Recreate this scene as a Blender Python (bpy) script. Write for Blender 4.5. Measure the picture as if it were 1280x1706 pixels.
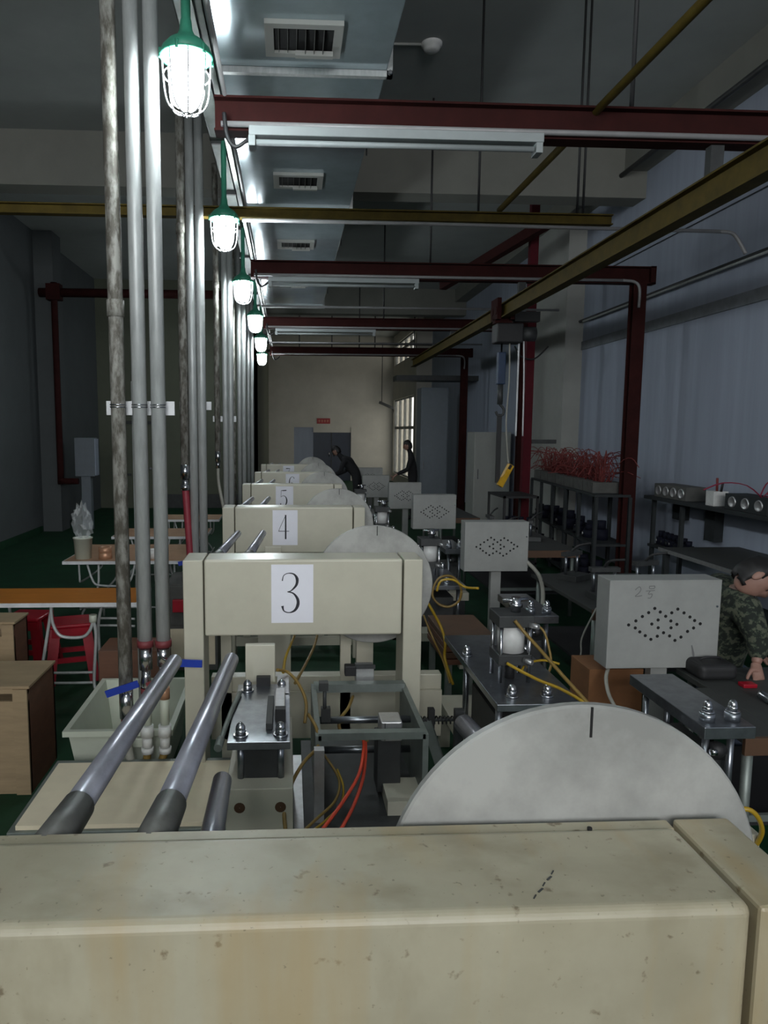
import bpy, bmesh, math, random
from mathutils import Vector, Matrix
random.seed(7)
for o in list(bpy.data.objects): bpy.data.objects.remove(o)
scene = bpy.context.scene
COL = scene.collection
PI = math.pi

# ------------------------------------------------------------------ camera
FPX, PPX, PPY, CAMZ = 1180.0, 541.0, 853.0, 1.95
VX, VY, ROLL = 481.0, 718.0, 0.005
def cam_basis():
    dx, dy = VX-PPX, VY-PPY
    c, s = math.cos(-ROLL), math.sin(-ROLL)
    ux, uy = c*dx-s*dy, s*dx+c*dy
    th = math.atan(-uy/FPX); psi = math.atan(-ux/FPX*math.cos(th))
    F = Vector((math.sin(psi)*math.cos(th), math.cos(psi)*math.cos(th), -math.sin(th)))
    R = Vector((math.cos(psi), -math.sin(psi), 0)); D = F.cross(R)
    c, s = math.cos(ROLL), math.sin(ROLL)
    return c*R-s*D, s*R+c*D, F
CR, CD, CF = cam_basis()
CC = Vector((0, 0, CAMZ))
cam = bpy.data.cameras.new('camera'); camo = bpy.data.objects.new('camera', cam); COL.objects.link(camo)
m3 = Matrix((CR, -CD, -CF)).transposed()
camo.matrix_world = Matrix.Translation(CC) @ m3.to_4x4()
cam.sensor_fit = 'HORIZONTAL'; cam.sensor_width = 36.0
cam.lens = 36.0*FPX/1280.0
cam.shift_x = (640-PPX)/1280.0; cam.shift_y = 0.0
cam.clip_start = 0.05; cam.clip_end = 200
scene.camera = camo
def A(px, py, Y):
    """world point at distance Y down the hall seen at a measured direction"""
    r = (px-PPX)/FPX*CR+(py-PPY)/FPX*CD+CF
    return CC+r*(Y/r.y)

# ------------------------------------------------------------------ world, daylight, exposure
w = bpy.data.worlds.new('sky'); scene.world = w; w.use_nodes = True
bg = w.node_tree.nodes['Background']
bg.inputs[0].default_value = (0.96, 0.98, 1.0, 1); bg.inputs[1].default_value = 12.0
scene.view_settings.view_transform = 'Standard'; scene.view_settings.look = 'None'
scene.view_settings.gamma = 1.0; scene.view_settings.use_curve_mapping = False
scene.view_settings.exposure = 0.0
LAMP_STRENGTH = 110.0
def portal(name, loc, rot, sx, sy):
    l = bpy.data.lights.new(name, 'AREA'); l.shape = 'RECTANGLE'; l.size = sx; l.size_y = sy
    l.cycles.is_portal = True
    o = bpy.data.objects.new(name, l); COL.objects.link(o); o.location = loc; o.rotation_euler = rot
    return o
portal('daylight_rear_window', (0.2, -5.95, 3.75), (-PI/2, 0, PI), 6.0, 2.7)
portal('daylight_side_window', (4.3, 25.4, 2.7), (0, PI/2, 0), 5.4, 4.7)

# ------------------------------------------------------------------ materials
MATS = {}
def mat(name, col, rough=0.6, metal=0.0, var=0.12, scale=8.0, col2=None, bump=0.0, stretch=(1, 1, 1), spec=0.5, thr=(0.35, 0.7)):
    m = bpy.data.materials.new(name); m.use_nodes = True
    nt = m.node_tree; b = nt.nodes['Principled BSDF']
    tc = nt.nodes.new('ShaderNodeTexCoord'); mp = nt.nodes.new('ShaderNodeMapping')
    mp.inputs['Scale'].default_value = stretch
    nt.links.new(tc.outputs['Object'], mp.inputs['Vector'])
    nz = nt.nodes.new('ShaderNodeTexNoise'); nz.inputs['Scale'].default_value = scale; nz.inputs['Detail'].default_value = 6
    nz.inputs['Roughness'].default_value = 0.65
    nt.links.new(mp.outputs['Vector'], nz.inputs['Vector'])
    rp = nt.nodes.new('ShaderNodeValToRGB')
    rp.color_ramp.elements[0].position = thr[0]; rp.color_ramp.elements[1].position = thr[1]
    if col2 is None: col2 = tuple(c*(1-var*2.2) for c in col)
    rp.color_ramp.elements[0].color = (*col2, 1); rp.color_ramp.elements[1].color = (*col, 1)
    nt.links.new(nz.outputs['Fac'], rp.inputs['Fac'])
    nt.links.new(rp.outputs['Color'], b.inputs['Base Color'])
    b.inputs['Roughness'].default_value = rough; b.inputs['Metallic'].default_value = metal
    b.inputs['Specular IOR Level'].default_value = spec
    if bump:
        bp = nt.nodes.new('ShaderNodeBump'); bp.inputs['Strength'].default_value = bump; bp.inputs['Distance'].default_value = 0.01
        nt.links.new(nz.outputs['Fac'], bp.inputs['Height']); nt.links.new(bp.outputs['Normal'], b.inputs['Normal'])
    MATS[name] = m
    return m
def emit(name, col, st):
    m = bpy.data.materials.new(name); m.use_nodes = True
    b = m.node_tree.nodes['Principled BSDF']
    b.inputs['Base Color'].default_value = (*col, 1)
    b.inputs['Emission Color'].default_value = (*col, 1); b.inputs['Emission Strength'].default_value = st
    MATS[name] = m
mat('wall_blue', (0.34, 0.38, 0.46), 0.85, var=0.06, scale=3, stretch=(1, 2.5, .15))
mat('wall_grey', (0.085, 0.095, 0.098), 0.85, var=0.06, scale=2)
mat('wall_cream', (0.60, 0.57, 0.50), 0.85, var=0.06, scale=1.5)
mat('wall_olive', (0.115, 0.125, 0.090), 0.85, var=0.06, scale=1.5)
mat('ceiling_paint', (0.34, 0.36, 0.345), 0.9, var=0.05, scale=1.5)
mat('plaster_white', (0.34, 0.345, 0.32), 0.85, var=0.06, scale=2)
mat('shade_band_grey', (0.22, 0.24, 0.26), 0.8)  # darker grey that paints the soft shadow band on the right wall
mat('beam_concrete', (0.20, 0.20, 0.175), 0.85, var=0.06, scale=2)
mat('floor_green', (0.006, 0.052, 0.020), 0.65, spec=.3, var=0.2, scale=3)
mat('cream_paint', (0.53, 0.505, 0.405), 0.30, var=0.05, scale=5)
def dirty_cream():
    m = mat('cream_dirty', (0.385, 0.352, 0.255), 0.42, var=0.08, scale=4)
    nt = m.node_tree; b = nt.nodes['Principled BSDF']; rp = [n for n in nt.nodes if n.type == 'VALTORGB'][0]
    tc = [n for n in nt.nodes if n.type == 'TEX_COORD'][0]
    prev = rp.outputs['Color']
    for sc, st, lo, hi, c, k in ((2.6, (1, 1.6, .9), .44, .66, (.235, .205, .135), .8), (7.5, (1, 1.5, .5), .52, .70, (.20, .17, .105), .6), (34, (1, 1, 1), .665, .73, (.13, .10, .06), .85), (3.4, (2.6, 1, .30), .52, .70, (.33, .25, .13), .75), (110, (1, 1, 1), .67, .73, (.10, .085, .05), .6)):
        mp = nt.nodes.new('ShaderNodeMapping'); mp.inputs['Scale'].default_value = st; mp.inputs['Location'].default_value = (sc, 0.3*sc, 1.7)
        nt.links.new(tc.outputs['Object'], mp.inputs['Vector'])
        n = nt.nodes.new('ShaderNodeTexNoise'); n.inputs['Scale'].default_value = sc; n.inputs['Detail'].default_value = 5
        nt.links.new(mp.outputs['Vector'], n.inputs['Vector'])
        r = nt.nodes.new('ShaderNodeMapRange'); r.inputs[1].default_value = lo; r.inputs[2].default_value = hi; r.inputs[4].default_value = k
        nt.links.new(n.outputs['Fac'], r.inputs[0])
        mx = nt.nodes.new('ShaderNodeMix'); mx.data_type = 'RGBA'
        nt.links.new(r.outputs[0], mx.inputs['Factor']); nt.links.new(prev, mx.inputs['A']); mx.inputs['B'].default_value = (*c, 1)
        prev = mx.outputs['Result']
    nt.links.new(prev, b.inputs['Base Color'])
dirty_cream()
mat('disc_white', (0.335, 0.335, 0.315), 0.5, var=0.15, scale=5, thr=(.35, .62))
mat('galvanized', (0.50, 0.52, 0.51), 0.45, 0.25, var=0.12, scale=30, stretch=(1, 1, .2))
mat('galvanized_rusty', (0.36, 0.355, 0.32), 0.6, 0.2, scale=26, col2=(0.12, 0.11, 0.09), stretch=(1, 1, .35), thr=(.42, .6))
mat('duct_metal', (0.47, 0.56, 0.60), 0.13, 0.5, var=0.07, scale=4)
mat('chrome', (0.62, 0.63, 0.66), 0.22, 1.0, var=0.12, scale=20)
mat('roller_steel', (0.46, 0.465, 0.53), 0.30, 0.6, var=0.16, scale=14, stretch=(1, .5, 1))
mat('steel_plate', (0.33, 0.35, 0.38), 0.28, 0.9, var=0.14, scale=16)
mat('dark_steel', (0.055, 0.058, 0.058), 0.55, 0.3, var=0.15, scale=10)
mat('green_grey_steel', (0.23, 0.26, 0.24), 0.5, 0.5, var=0.12, scale=9)
mat('aluminium', (0.58, 0.58, 0.58), 0.38, 0.8, var=0.1, scale=18)
mat('red_beam', (0.036, 0.008, 0.007), 0.8, spec=0.15, var=0.15, scale=6)
mat('red_post', (0.085, 0.006, 0.012), 0.7, spec=0.2, var=0.12, scale=6)
mat('yellow_beam', (0.095, 0.066, 0.009), 0.7, spec=0.2, var=0.18, scale=7)
mat('black_rubber', (0.016, 0.016, 0.017), 0.6)
mat('black_hole', (0.008, 0.008, 0.008), 0.9)
mat('blue_handle', (0.015, 0.05, 0.42), 0.4)
mat('maroon_ring', (0.20, 0.035, 0.04), 0.6)
mat('red_hose', (0.34, 0.04, 0.06), 0.5)
mat('orange_hose', (0.75, 0.075, 0.03), 0.4)
mat('yellow_hose', (0.46, 0.29, 0.02), 0.4)
mat('tan_hose', (0.26, 0.165, 0.04), 0.45)
mat('grey_hose', (0.36, 0.35, 0.30), 0.5)
mat('white_plastic', (0.72, 0.72, 0.70), 0.4)
mat('cream_plastic', (0.55, 0.58, 0.48), 0.45, var=.04)
mat('paper', (0.78, 0.78, 0.84), 0.7, var=0.02)
mat('ink', (0.012, 0.012, 0.02), 0.6)
mat('pencil', (0.16, 0.16, 0.16), 0.7)
mat('lamp_green', (0.05, 0.30, 0.19), 0.45)
mat('white_metal', (0.66, 0.67, 0.68), 0.35)
mat('box_grey', (0.30, 0.305, 0.29), 0.45, var=0.07, scale=6)
mat('plywood', (0.36, 0.26, 0.15), 0.7, var=0.14, scale=5, stretch=(.4, 1, 3))
mat('plywood_dark', (0.15, 0.065, 0.035), 0.6, var=0.14, scale=6, stretch=(.4, 1, 3))
mat('cardboard', (0.78, 0.68, 0.50), 0.8, var=0.05, scale=4)
mat('table_orange', (0.42, 0.145, 0.018), 0.5, spec=.2, var=0.1, scale=4, stretch=(1, 6, 1))
mat('table_pink', (0.42, 0.25, 0.15), 0.5, var=0.08)
mat('red_plastic', (0.38, 0.008, 0.022), 0.35)
mat('copper', (0.55, 0.30, 0.18), 0.4, .4)
mat('navy_part', (0.008, 0.009, 0.020), 0.75, spec=.2)
mat('collar_grey', (0.13, 0.13, 0.12), 0.45, 0.3, var=.15, scale=20)
mat('rack_steel', (0.035, 0.04, 0.042), 0.7, .1, spec=.2)
mat('concrete_block', (0.09, 0.09, 0.083), 0.8, var=.12)
mat('wire_red', (0.20, 0.030, 0.026), 0.6)
mat('wire_pink', (0.30, 0.015, 0.05), 0.5)
mat('brown_wood', (0.10, 0.05, 0.025), 0.6, var=.12)
mat('grey_top', (0.045, 0.048, 0.045), 0.6, var=.1)
mat('door_navy', (0.012, 0.022, 0.045), 0.4)
mat('sign_red', (0.42, 0.03, 0.03), 0.5)
mat('sign_text', (0.70, 0.30, 0.20), 0.5)
mat('fixture_grey', (0.26, 0.285, 0.285), 0.5, var=.04)
mat('conduit_grey', (0.27, 0.265, 0.265), 0.5, 0.2, var=.08)
mat('carton_brown', (0.20, 0.085, 0.03), 0.8)
mat('cabinet_grey', (0.16, 0.185, 0.21), 0.5, var=.05)
mat('pendant_yellow', (0.75, 0.42, 0.02), 0.4)
mat('rope_blue', (0.008, 0.03, 0.08), 0.5)
mat('skin', (0.30, 0.165, 0.125), 0.55, var=.06)
mat('hair', (0.010, 0.009, 0.009), 0.6)
mat('dark_cloth', (0.012, 0.012, 0.014), 0.9)
mat('denim', (0.05, 0.065, 0.10), 0.85)
mat('window_frame', (0.24, 0.25, 0.24), 0.6)
mat('roll_film', (0.45, 0.47, 0.45), 0.3)
def camouflage():
    m = mat('camouflage', (0.075, 0.082, 0.055), 0.9, scale=30, col2=(0.010, 0.014, 0.010), thr=(.44, .52))
    r = [n for n in m.node_tree.nodes if n.type == 'VALTORGB'][0].color_ramp
    e = r.elements.new(.485); e.color = (0.026, 0.040, 0.024, 1)
    r.interpolation = 'CONSTANT'
camouflage()
emit('bulb', (0.88, 0.96, 1.0), LAMP_STRENGTH)
gl = bpy.data.materials.new('clear_film'); gl.use_nodes = True
_b = gl.node_tree.nodes['Principled BSDF']; _b.inputs['Base Color'].default_value = (.8, .85, .85, 1)
_b.inputs['Alpha'].default_value = 0.13; _b.inputs['Roughness'].default_value = 0.15
MATS['clear_film'] = gl
gp = bpy.data.materials.new('window_glass'); gp.use_nodes = True
_nt = gp.node_tree; _nt.nodes.remove(_nt.nodes['Principled BSDF'])
_t = _nt.nodes.new('ShaderNodeBsdfTransparent'); _t.inputs[0].default_value = (.32, .315, .30, 1)
_nt.links.new(_t.outputs[0], [n for n in _nt.nodes if n.type == 'OUTPUT_MATERIAL'][0].inputs[0])
MATS['window_glass'] = gp

# ------------------------------------------------------------------ mesh helpers
class MB:
    def __init__(s): s.v = []; s.f = []; s.sm = []
    def add(s, vs, fs, smooth=False):
        n = len(s.v); s.v += [tuple(v) for v in vs]
        for f in fs: s.f.append(tuple(i+n for i in f)); s.sm.append(smooth)
        return s
    def box(s, x0, x1, y0, y1, z0, z1, b=0.0):
        if b <= 0:
            vs = [(x, y, z) for x in (x0, x1) for y in (y0, y1) for z in (z0, z1)]
            fs = [(0, 1, 3, 2), (4, 6, 7, 5), (0, 4, 5, 1), (2, 3, 7, 6), (0, 2, 6, 4), (1, 5, 7, 3)]
            return s.add(vs, fs)
        bm = bmesh.new(); bmesh.ops.create_cube(bm, size=1.0)
        for v in bm.verts:
            v.co = Vector((x0+(v.co.x+.5)*(x1-x0), y0+(v.co.y+.5)*(y1-y0), z0+(v.co.z+.5)*(z1-z0)))
        bmesh.ops.bevel(bm, geom=list(bm.edges), offset=b, segments=6 if b > .01 else 2, profile=.5, affect='EDGES')
        s.bm(bm); return s
    def bm(s, bm, smooth=False):
        bm.verts.index_update()
        s.add([v.co.copy() for v in bm.verts], [tuple(v.index for v in f.verts) for f in bm.faces], smooth); bm.free(); return s
    def obox(s, p0, p1, w, h, up=(0, 0, 1)):
        """bar of section w x h from p0 to p1"""
        p0 = Vector(p0); p1 = Vector(p1); d = (p1-p0).normalized(); u = Vector(up)
        if abs(d.dot(u)) > .98: u = Vector((0, 1, 0))
        r = d.cross(u).normalized(); u = r.cross(d)
        vs = [p+r*a*w/2+u*c*h/2 for p in (p0, p1) for a, c in ((-1, -1), (1, -1), (1, 1), (-1, 1))]
        return s.add(vs, [(3, 2, 1, 0), (4, 5, 6, 7), (0, 1, 5, 4), (1, 2, 6, 5), (2, 3, 7, 6), (3, 0, 4, 7)])
    def cyl(s, p0, p1, r, r1=None, n=16, cap=True):
        p0 = Vector(p0); p1 = Vector(p1); r1 = r if r1 is None else r1
        d = (p1-p0).normalized(); a = d.orthogonal().normalized(); b = d.cross(a)
        vs = []
        for p, q in ((p0, r), (p1, r1)):
            vs += [p+(a*math.cos(2*PI*i/n)+b*math.sin(2*PI*i/n))*q for i in range(n)]
        fs = [(i, (i+1) % n, n+(i+1) % n, n+i) for i in range(n)]
        k = len(s.v); s.add(vs, fs, True)
        if cap:
            s.f.append(tuple(k+i for i in reversed(range(n)))); s.sm.append(False)
            s.f.append(tuple(k+n+i for i in range(n))); s.sm.append(False)
        return s
    def lathe(s, prof, c=(0, 0, 0), n=20, axis='Z'):
        c = Vector(c); vs = []
        for r, h in prof:
            for i in range(n):
                t = 2*PI*i/n
                if axis == 'Z': q = Vector((r*math.cos(t), r*math.sin(t), h))
                elif axis == 'Y': q = Vector((r*math.cos(t), h, -r*math.sin(t)))
                else: q = Vector((h, r*math.cos(t), r*math.sin(t)))
                vs.append(c+q)
        fs = [(j*n+i, j*n+(i+1) % n, (j+1)*n+(i+1) % n, (j+1)*n+i) for j in range(len(prof)-1) for i in range(n)]
        return s.add(vs, fs, True)
    def tube(s, pts, r, n=8, sub=6, radii=None):
        P = [Vector(p) for p in pts]
        if sub > 1 and len(P) > 2:
            Q = []; RR = []
            for i in range(len(P)-1):
                a = P[max(i-1, 0)]; b = P[i]; c = P[i+1]; d = P[min(i+2, len(P)-1)]
                for k in range(sub):
                    t = k/sub
                    Q.append(.5*((2*b)+(c-a)*t+(2*a-5*b+4*c-d)*t*t+(3*b-a-3*c+d)*t**3))
                    if radii: RR.append(radii[i]*(1-t)+radii[i+1]*t)
            Q.append(P[-1]); P = Q
            if radii: RR.append(radii[-1]); radii = RR
        vs = []; prev = None
        for i, p in enumerate(P):
            d = (P[min(i+1, len(P)-1)]-P[max(i-1, 0)]).normalized()
            a = d.orthogonal().normalized() if prev is None else (prev-d*prev.dot(d)).normalized()
            prev = a; b = d.cross(a); q = radii[i] if radii else r
            vs += [p+(a*math.cos(2*PI*k/n)+b*math.sin(2*PI*k/n))*q for k in range(n)]
        m = len(P)
        fs = [(i*n+k, i*n+(k+1) % n, (i+1)*n+(k+1) % n, (i+1)*n+k) for i in range(m-1) for k in range(n)]
        k0 = len(s.v); s.add(vs, fs, True)
        s.f.append(tuple(k0+k for k in reversed(range(n)))); s.sm.append(False)
        s.f.append(tuple(k0+(m-1)*n+k for k in range(n))); s.sm.append(False)
        return s
    def acorn(s, x, y, z, r=.02):
        s.cyl((x, y, z), (x, y, z+r*.35), r*1.35, n=14)
        s.cyl((x, y, z+r*.35), (x, y, z+r*1.3), r, n=6)
        s.lathe([(r*.9, r*1.3), (r*.88, r*1.7), (r*.65, r*2.2), (r*.3, r*2.5), (.0005, r*2.55)], (x, y, z), 12)
        return s
    def build(s, name, m, parent=None, loc=None):
        me = bpy.data.meshes.new(name); me.from_pydata(s.v, [], s.f)
        me.polygons.foreach_set('use_smooth', s.sm); me.update()
        me.materials.append(MATS[m])
        bm = bmesh.new(); bm.from_mesh(me); bmesh.ops.recalc_face_normals(bm, faces=bm.faces); bm.to_mesh(me); bm.free()
        o = bpy.data.objects.new(name, me); COL.objects.link(o)
        if parent: o.parent = parent
        if loc is not None: o.location = loc
        return o
def tag(o, label, cat, group=None):
    o['label'] = label; o['category'] = cat
    if group: o['group'] = group
    return o
def thing(name, label, cat, loc=(0, 0, 0), rz=0, group=None):
    o = bpy.data.objects.new(name, None); COL.objects.link(o); o.empty_display_size = .1
    o.location = loc; o.rotation_euler = (0, 0, rz)
    return tag(o, label, cat, group)
def struct(name, mb, m, parent=None):
    o = mb.build(name, m, parent)
    if parent is None: o['kind'] = 'structure'
    return o
def copy_tree(o, parent=None):
    c = o.copy(); COL.objects.link(c); c.parent = parent
    for ch in o.children: copy_tree(ch, c)
    return c
ORD = ['first', 'second', 'third', 'fourth', 'fifth', 'sixth', 'seventh', 'eighth', 'ninth', 'tenth', 'eleventh', 'twelfth', 'thirteenth', 'fourteenth', 'fifteenth', 'sixteenth']

# ------------------------------------------------------------------ the hall
XL, XR, YB, YE, ZC = -4.72, 4.6, -6.0, 28.0, 5.6
YLB, XLB = 18.0, -0.78            # back wall of the left bay
XW = 4.1                          # window wall at the far end
struct('floor', MB().box(XL-.2, XR+.2, YB-.2, YE+.2, -.1, 0), 'floor_green')
struct('ceiling', MB().box(XL-.2, XR+.2, YB-.2, YE+.2, ZC, ZC+.1), 'ceiling_paint')
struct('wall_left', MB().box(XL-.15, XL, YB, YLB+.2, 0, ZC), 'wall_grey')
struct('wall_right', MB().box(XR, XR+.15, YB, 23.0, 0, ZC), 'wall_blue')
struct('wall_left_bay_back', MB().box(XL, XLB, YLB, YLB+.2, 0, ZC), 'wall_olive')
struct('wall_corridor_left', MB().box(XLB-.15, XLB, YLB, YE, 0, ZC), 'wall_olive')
bw = MB(); bw.box(XLB-.15, .21, YE, YE+.2, 0, ZC); bw.box(2.46, XR+.2, YE, YE+.2, 0, ZC); bw.box(.21, 2.46, YE, YE+.2, 2.1, ZC)
struct('wall_back', bw, 'wall_cream')
# far window wall with two openings
wins = [(23.3, 27.7, .35, 3.15), (23.3, 27.7, 4.45, 5.25)]
ww = MB()
ww.box(XW, XW+.2, 22.9, 23.3, 0, ZC); ww.box(XW, XW+.2, 27.7, YE, 0, ZC); ww.box(XW, XW+.2, 23.3, 27.7, 0, .35)
ww.box(XW, XW+.2, 23.3, 27.7, 3.15, 4.45); ww.box(XW, XW+.2, 23.3, 27.7, 5.25, ZC); ww.box(XW+.2, XR, 22.9, 23.1, 0, ZC)
struct('wall_window_side', ww, 'wall_cream')
for i, (y0, y1, z0, z1) in enumerate(wins):
    f = MB()
    for k in range(5):
        y = y0+(y1-y0)*k/4; f.box(XW+.04, XW+.12, y-.05, y+.05, z0, z1)
    for z in (z0, z1, (z0*.38+z1*.62)): f.box(XW+.05, XW+.11, y0, y1, z-.05, z+.05)
    wo = struct('window_%d' % (i+1), f, 'window_frame')
    for k in range(4):
        MB().box(XW+.075, XW+.08, y0+(y1-y0)*k/4, y0+(y1-y0)*(k+1)/4, z0, z1).build('window_pane', 'window_glass', wo)
# rear wall behind the viewer with its wide window
rw = MB(); rw.box(XL, -2.8, YB-.2, YB, 0, ZC); rw.box(3.2, XR, YB-.2, YB, 0, ZC); rw.box(-2.8, 3.2, YB-.2, YB, 0, 2.4); rw.box(-2.8, 3.2, YB-.2, YB, 5.1, ZC)
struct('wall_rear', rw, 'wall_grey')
f = MB()
for k in range(5): f.box(-2.8+1.5*k-.04, -2.8+1.5*k+.04, YB-.14, YB-.06, 2.4, 5.1)
for z in (2.4, 3.9, 5.1): f.box(-2.8, 3.2, YB-.13, YB-.07, z-.04, z+.04)
struct('window_3', f, 'window_frame')
# door in the back wall
d1 = MB(); d1.box(.97, 2.46, YE+.06, YE+.12, 0, 1.9)
dr = struct('door_1', d1, 'door_navy')
MB().box(.21, .97, YE+.06, YE+.10, 0, 2.1).build('side_panel', 'wall_blue', dr)
MB().box(.97, 2.46, YE+.03, YE+.12, 1.9, 2.1).build('door_head', 'wall_cream', dr)
MB().box(1.68, 1.71, YE+.04, YE+.06, 0, 1.9).build('door_meeting_stile', 'dark_steel', dr)
for s in (1.60, 1.79): MB().cyl((s, YE+.02, .95), (s, YE+.02, 1.15), .015).build('door_handle', 'chrome', dr)
d2 = MB(); d2.box(-4.15, -3.35, YLB-.03, YLB+.01, 0, 2.1)
d2o = struct('door_2', d2, 'wall_olive')
fr = MB(); fr.box(-4.23, -4.15, YLB-.06, YLB, 0, 2.18); fr.box(-3.35, -3.27, YLB-.06, YLB, 0, 2.18); fr.box(-4.23, -3.27, YLB-.06, YLB, 2.1, 2.18)
fr.build('door_frame', 'dark_steel', d2o)
MB().cyl((-3.45, YLB-.07, 1.0), (-3.45, YLB-.03, 1.0), .03).build('door_handle', 'chrome', d2o)
struct('baseboard_left', MB().box(XL, XL+.02, YB, 13.7, 0, .12), 'floor_green')
struct('baseboard_bay', MB().box(XL+.4, XLB, YLB-.02, YLB, 0, .35), 'dark_steel')
struct('baseboard_right', MB().box(XR-.02, XR, YB, 23, 0, .12), 'floor_green')
# concrete beams, wall pillars and a painted wall shadow
for i, y in enumerate((9.3, 18.6)):
    struct('trim_%d' % (i+1), MB().box(XL, XR, y, y+.35, 4.95, ZC), 'beam_concrete')
struct('trim_3', MB().box(XR-.30, XR, YB, 22.9, 5.28, ZC), 'beam_concrete')
struct('trim_4', MB().box(XL, XL+.35, 13.8, 14.3, 0, ZC), 'wall_grey')
struct('trim_5', MB().box(XR-.28, XR, 11.1, 13.0, 0, 5.28), 'plaster_white')
struct('trim_6', MB().box(XR-.02, XR, YB, 11.1, 3.23, 3.36), 'shade_band_grey')  # thin dark strip added in place of a soft shadow on the wall

# ------------------------------------------------------------------ air duct with vents
duct = thing('air_duct', 'pale galvanised air duct with square vents hanging under the ceiling', 'duct', (0.095, 2, 4.39))
fl = [-1.2, 3.12, 6.15, 9.2, 12.3]
for a, b in zip(fl[:-1], fl[1:]):
    MB().box(-.575, .575, a+.02, b-.02, 0, .42, .006).build('duct_section', 'duct_metal', duct)
for y in fl:
    g = MB(); g.box(-.615, .615, y-.02, y+.02, -.04, 0); g.box(-.615, .615, y-.02, y+.02, .42, .46); g.box(-.615, -.575, y-.02, y+.02, -.04, .46); g.box(.575, .615, y-.02, y+.02, -.04, .46)
    fo = g.build('duct_flange', 'galvanized', duct)
    for sx in (-.595, .595): MB().cyl((sx, y-.045, -.02), (sx, y+.045, -.02), .014, n=8).build('corner_bolt', 'chrome', fo)
for vy in (2.72, 5.24, 7.62, 10.1):
    v = MB(); x0, x1, y0, y1 = -.24, .24, vy-.19, vy+.19
    v.box(x0, x1, y0, y0+.05, -.03, -.001); v.box(x0, x1, y1-.05, y1, -.03, -.001); v.box(x0, x0+.055, y0+.05, y1-.05, -.03, -.001); v.box(x1-.055, x1, y0+.05, y1-.05, -.03, -.001)
    vo = v.build('vent_frame', 'plaster_white', duct)
    MB().box(x0+.04, x1-.04, y0+.04, y1-.04, -.012, -.002).build('vent_throat', 'black_hole', vo)
    for k in range(6):
        xx = x0+.085+k*.056
        MB().obox((xx, y0+.05, -.012), (xx, y1-.05, -.04 if k > 2 else -.012), .004, .03).build('vent_blade', 'concrete_block', vo)
    MB().box(x0+.19, x1-.05, y1-.09, y1-.05, -.06, -.03).build('vent_damper', 'plaster_white', vo)
for y in (1.2, 4.6, 7.7, 11):
    hg = MB()
    for sx in (-.60, .60): hg.cyl((sx, y, .0), (sx, y, ZC-4.39), .008, n=6)
    hg.build('hanger_rod', 'dark_steel', duct)

# ------------------------------------------------------------------ steel beams, columns, conduits, fluorescent fixtures
BY = [4.32, 8.2, 12.15, 16.3]
def ibeam(mb, p0, p1, h, wd, t=.012):
    p0 = Vector(p0); p1 = Vector(p1); u = Vector((0, 0, 1))
    mb.obox(p0+u*(h/2-t/2), p1+u*(h/2-t/2), wd, t); mb.obox(p0-u*(h/2-t/2), p1-u*(h/2-t/2), wd, t); mb.obox(p0, p1, t, h-2*t)
    return mb
BZ = 3.74
for i, y in enumerate(BY):
    n = ['nearest dark red steel cross beam under the air duct', 'second dark red cross beam, the one resting on the thick red column', 'third dark red cross beam down the hall', 'farthest dark red cross beam near the end wall'][i]
    b = thing('steel_beam', n, 'beam', (0, y, BZ), group='dark red cross beams')
    ibeam(MB(), (-.42, 0, 0), (4.2, 0, 0), .19, .11).build('beam_section', 'red_beam', b)
    MB().box(4.14, 4.2, -.055, .055, -.10, .10).build('end_plate', 'red_beam', b)
    if i == 0:
        MB().cyl((2.02, 0, .09), (2.02, 0, ZC-BZ), .014, n=8).build('hanger_rod', 'black_rubber', b)
    else:
        MB().cyl((1.6, 0, .07), (1.6, 0, ZC-BZ), .012, n=8).build('hanger_rod', 'black_rubber', b)
    cl = ['steel conduit running under the nearest red cross beam', 'steel conduit under the second red beam, bending down the thick red column', 'steel conduit under the third red beam', 'steel conduit under the farthest red beam'][i]
    c = MB(); x1 = 4.0 if i else 4.5
    cz = BZ-.070; pts = [(-.38, y-.078, cz), (1.5, y-.078, cz), (x1-.2, y-.078, cz)]
    c.tube(pts, .017, sub=1)
    if i: c.tube([(x1-.2, y-.078, cz), (x1-.06, y-.078, cz-.015), (x1, y-.078, cz-.09), (x1, y-.078, cz-.30)], .017)
    tag(c.build('conduit', 'conduit_grey'), cl, 'pipe', 'conduits under the beams')
    if i < 3:
        fl_ = thing('fluorescent_fixture', ['long unlit fluorescent fixture hung below the nearest red beam', 'unlit fluorescent fixture hung below the second red beam', 'unlit fluorescent fixture hung below the third red beam'][i], 'light fixture', (0, y-.11, BZ-.155), group='unlit fluorescent fixtures')
        MB().box(-.22, 1.45, -.05, .05, 0, .05, .004).build('housing', 'fixture_grey', fl_)
        MB().cyl((-.18, -.02, -.03), (1.40, -.02, -.03), .016, n=12).build('tube', 'fixture_grey', fl_)
        for ex in (-.21, 1.42): MB().box(ex-.012, ex+.025, -.045, .045, -.055, .0).build('end_cap', 'fixture_grey', fl_)
        hb = MB()
        pass
        for ex in (.1, 1.1): MB().box(ex-.01, ex+.01, .03, .06, .05, .09).build('bracket', 'dark_steel', fl_)
for i, y in enumerate(BY[1:]):
    n = ['thick dark red steel column in front of the parts rack', 'dark red column behind the hoist', 'dark column at the far end of the right wall'][i]
    c = thing('steel_column', n, 'column', (4.02, y, 0), group='dark red columns')
    k = MB(); k.box(-.075, .075, -.06, -.048, 0, BZ-.095); k.box(-.075, .075, .048, .06, 0, BZ-.095); k.box(-.006, .006, -.048, .048, 0, BZ-.095)
    k.build('column_section', 'red_beam', c)
    MB().box(-.16, .16, -.16, .16, 0, .02).build('base_plate', 'red_beam', c)
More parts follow.
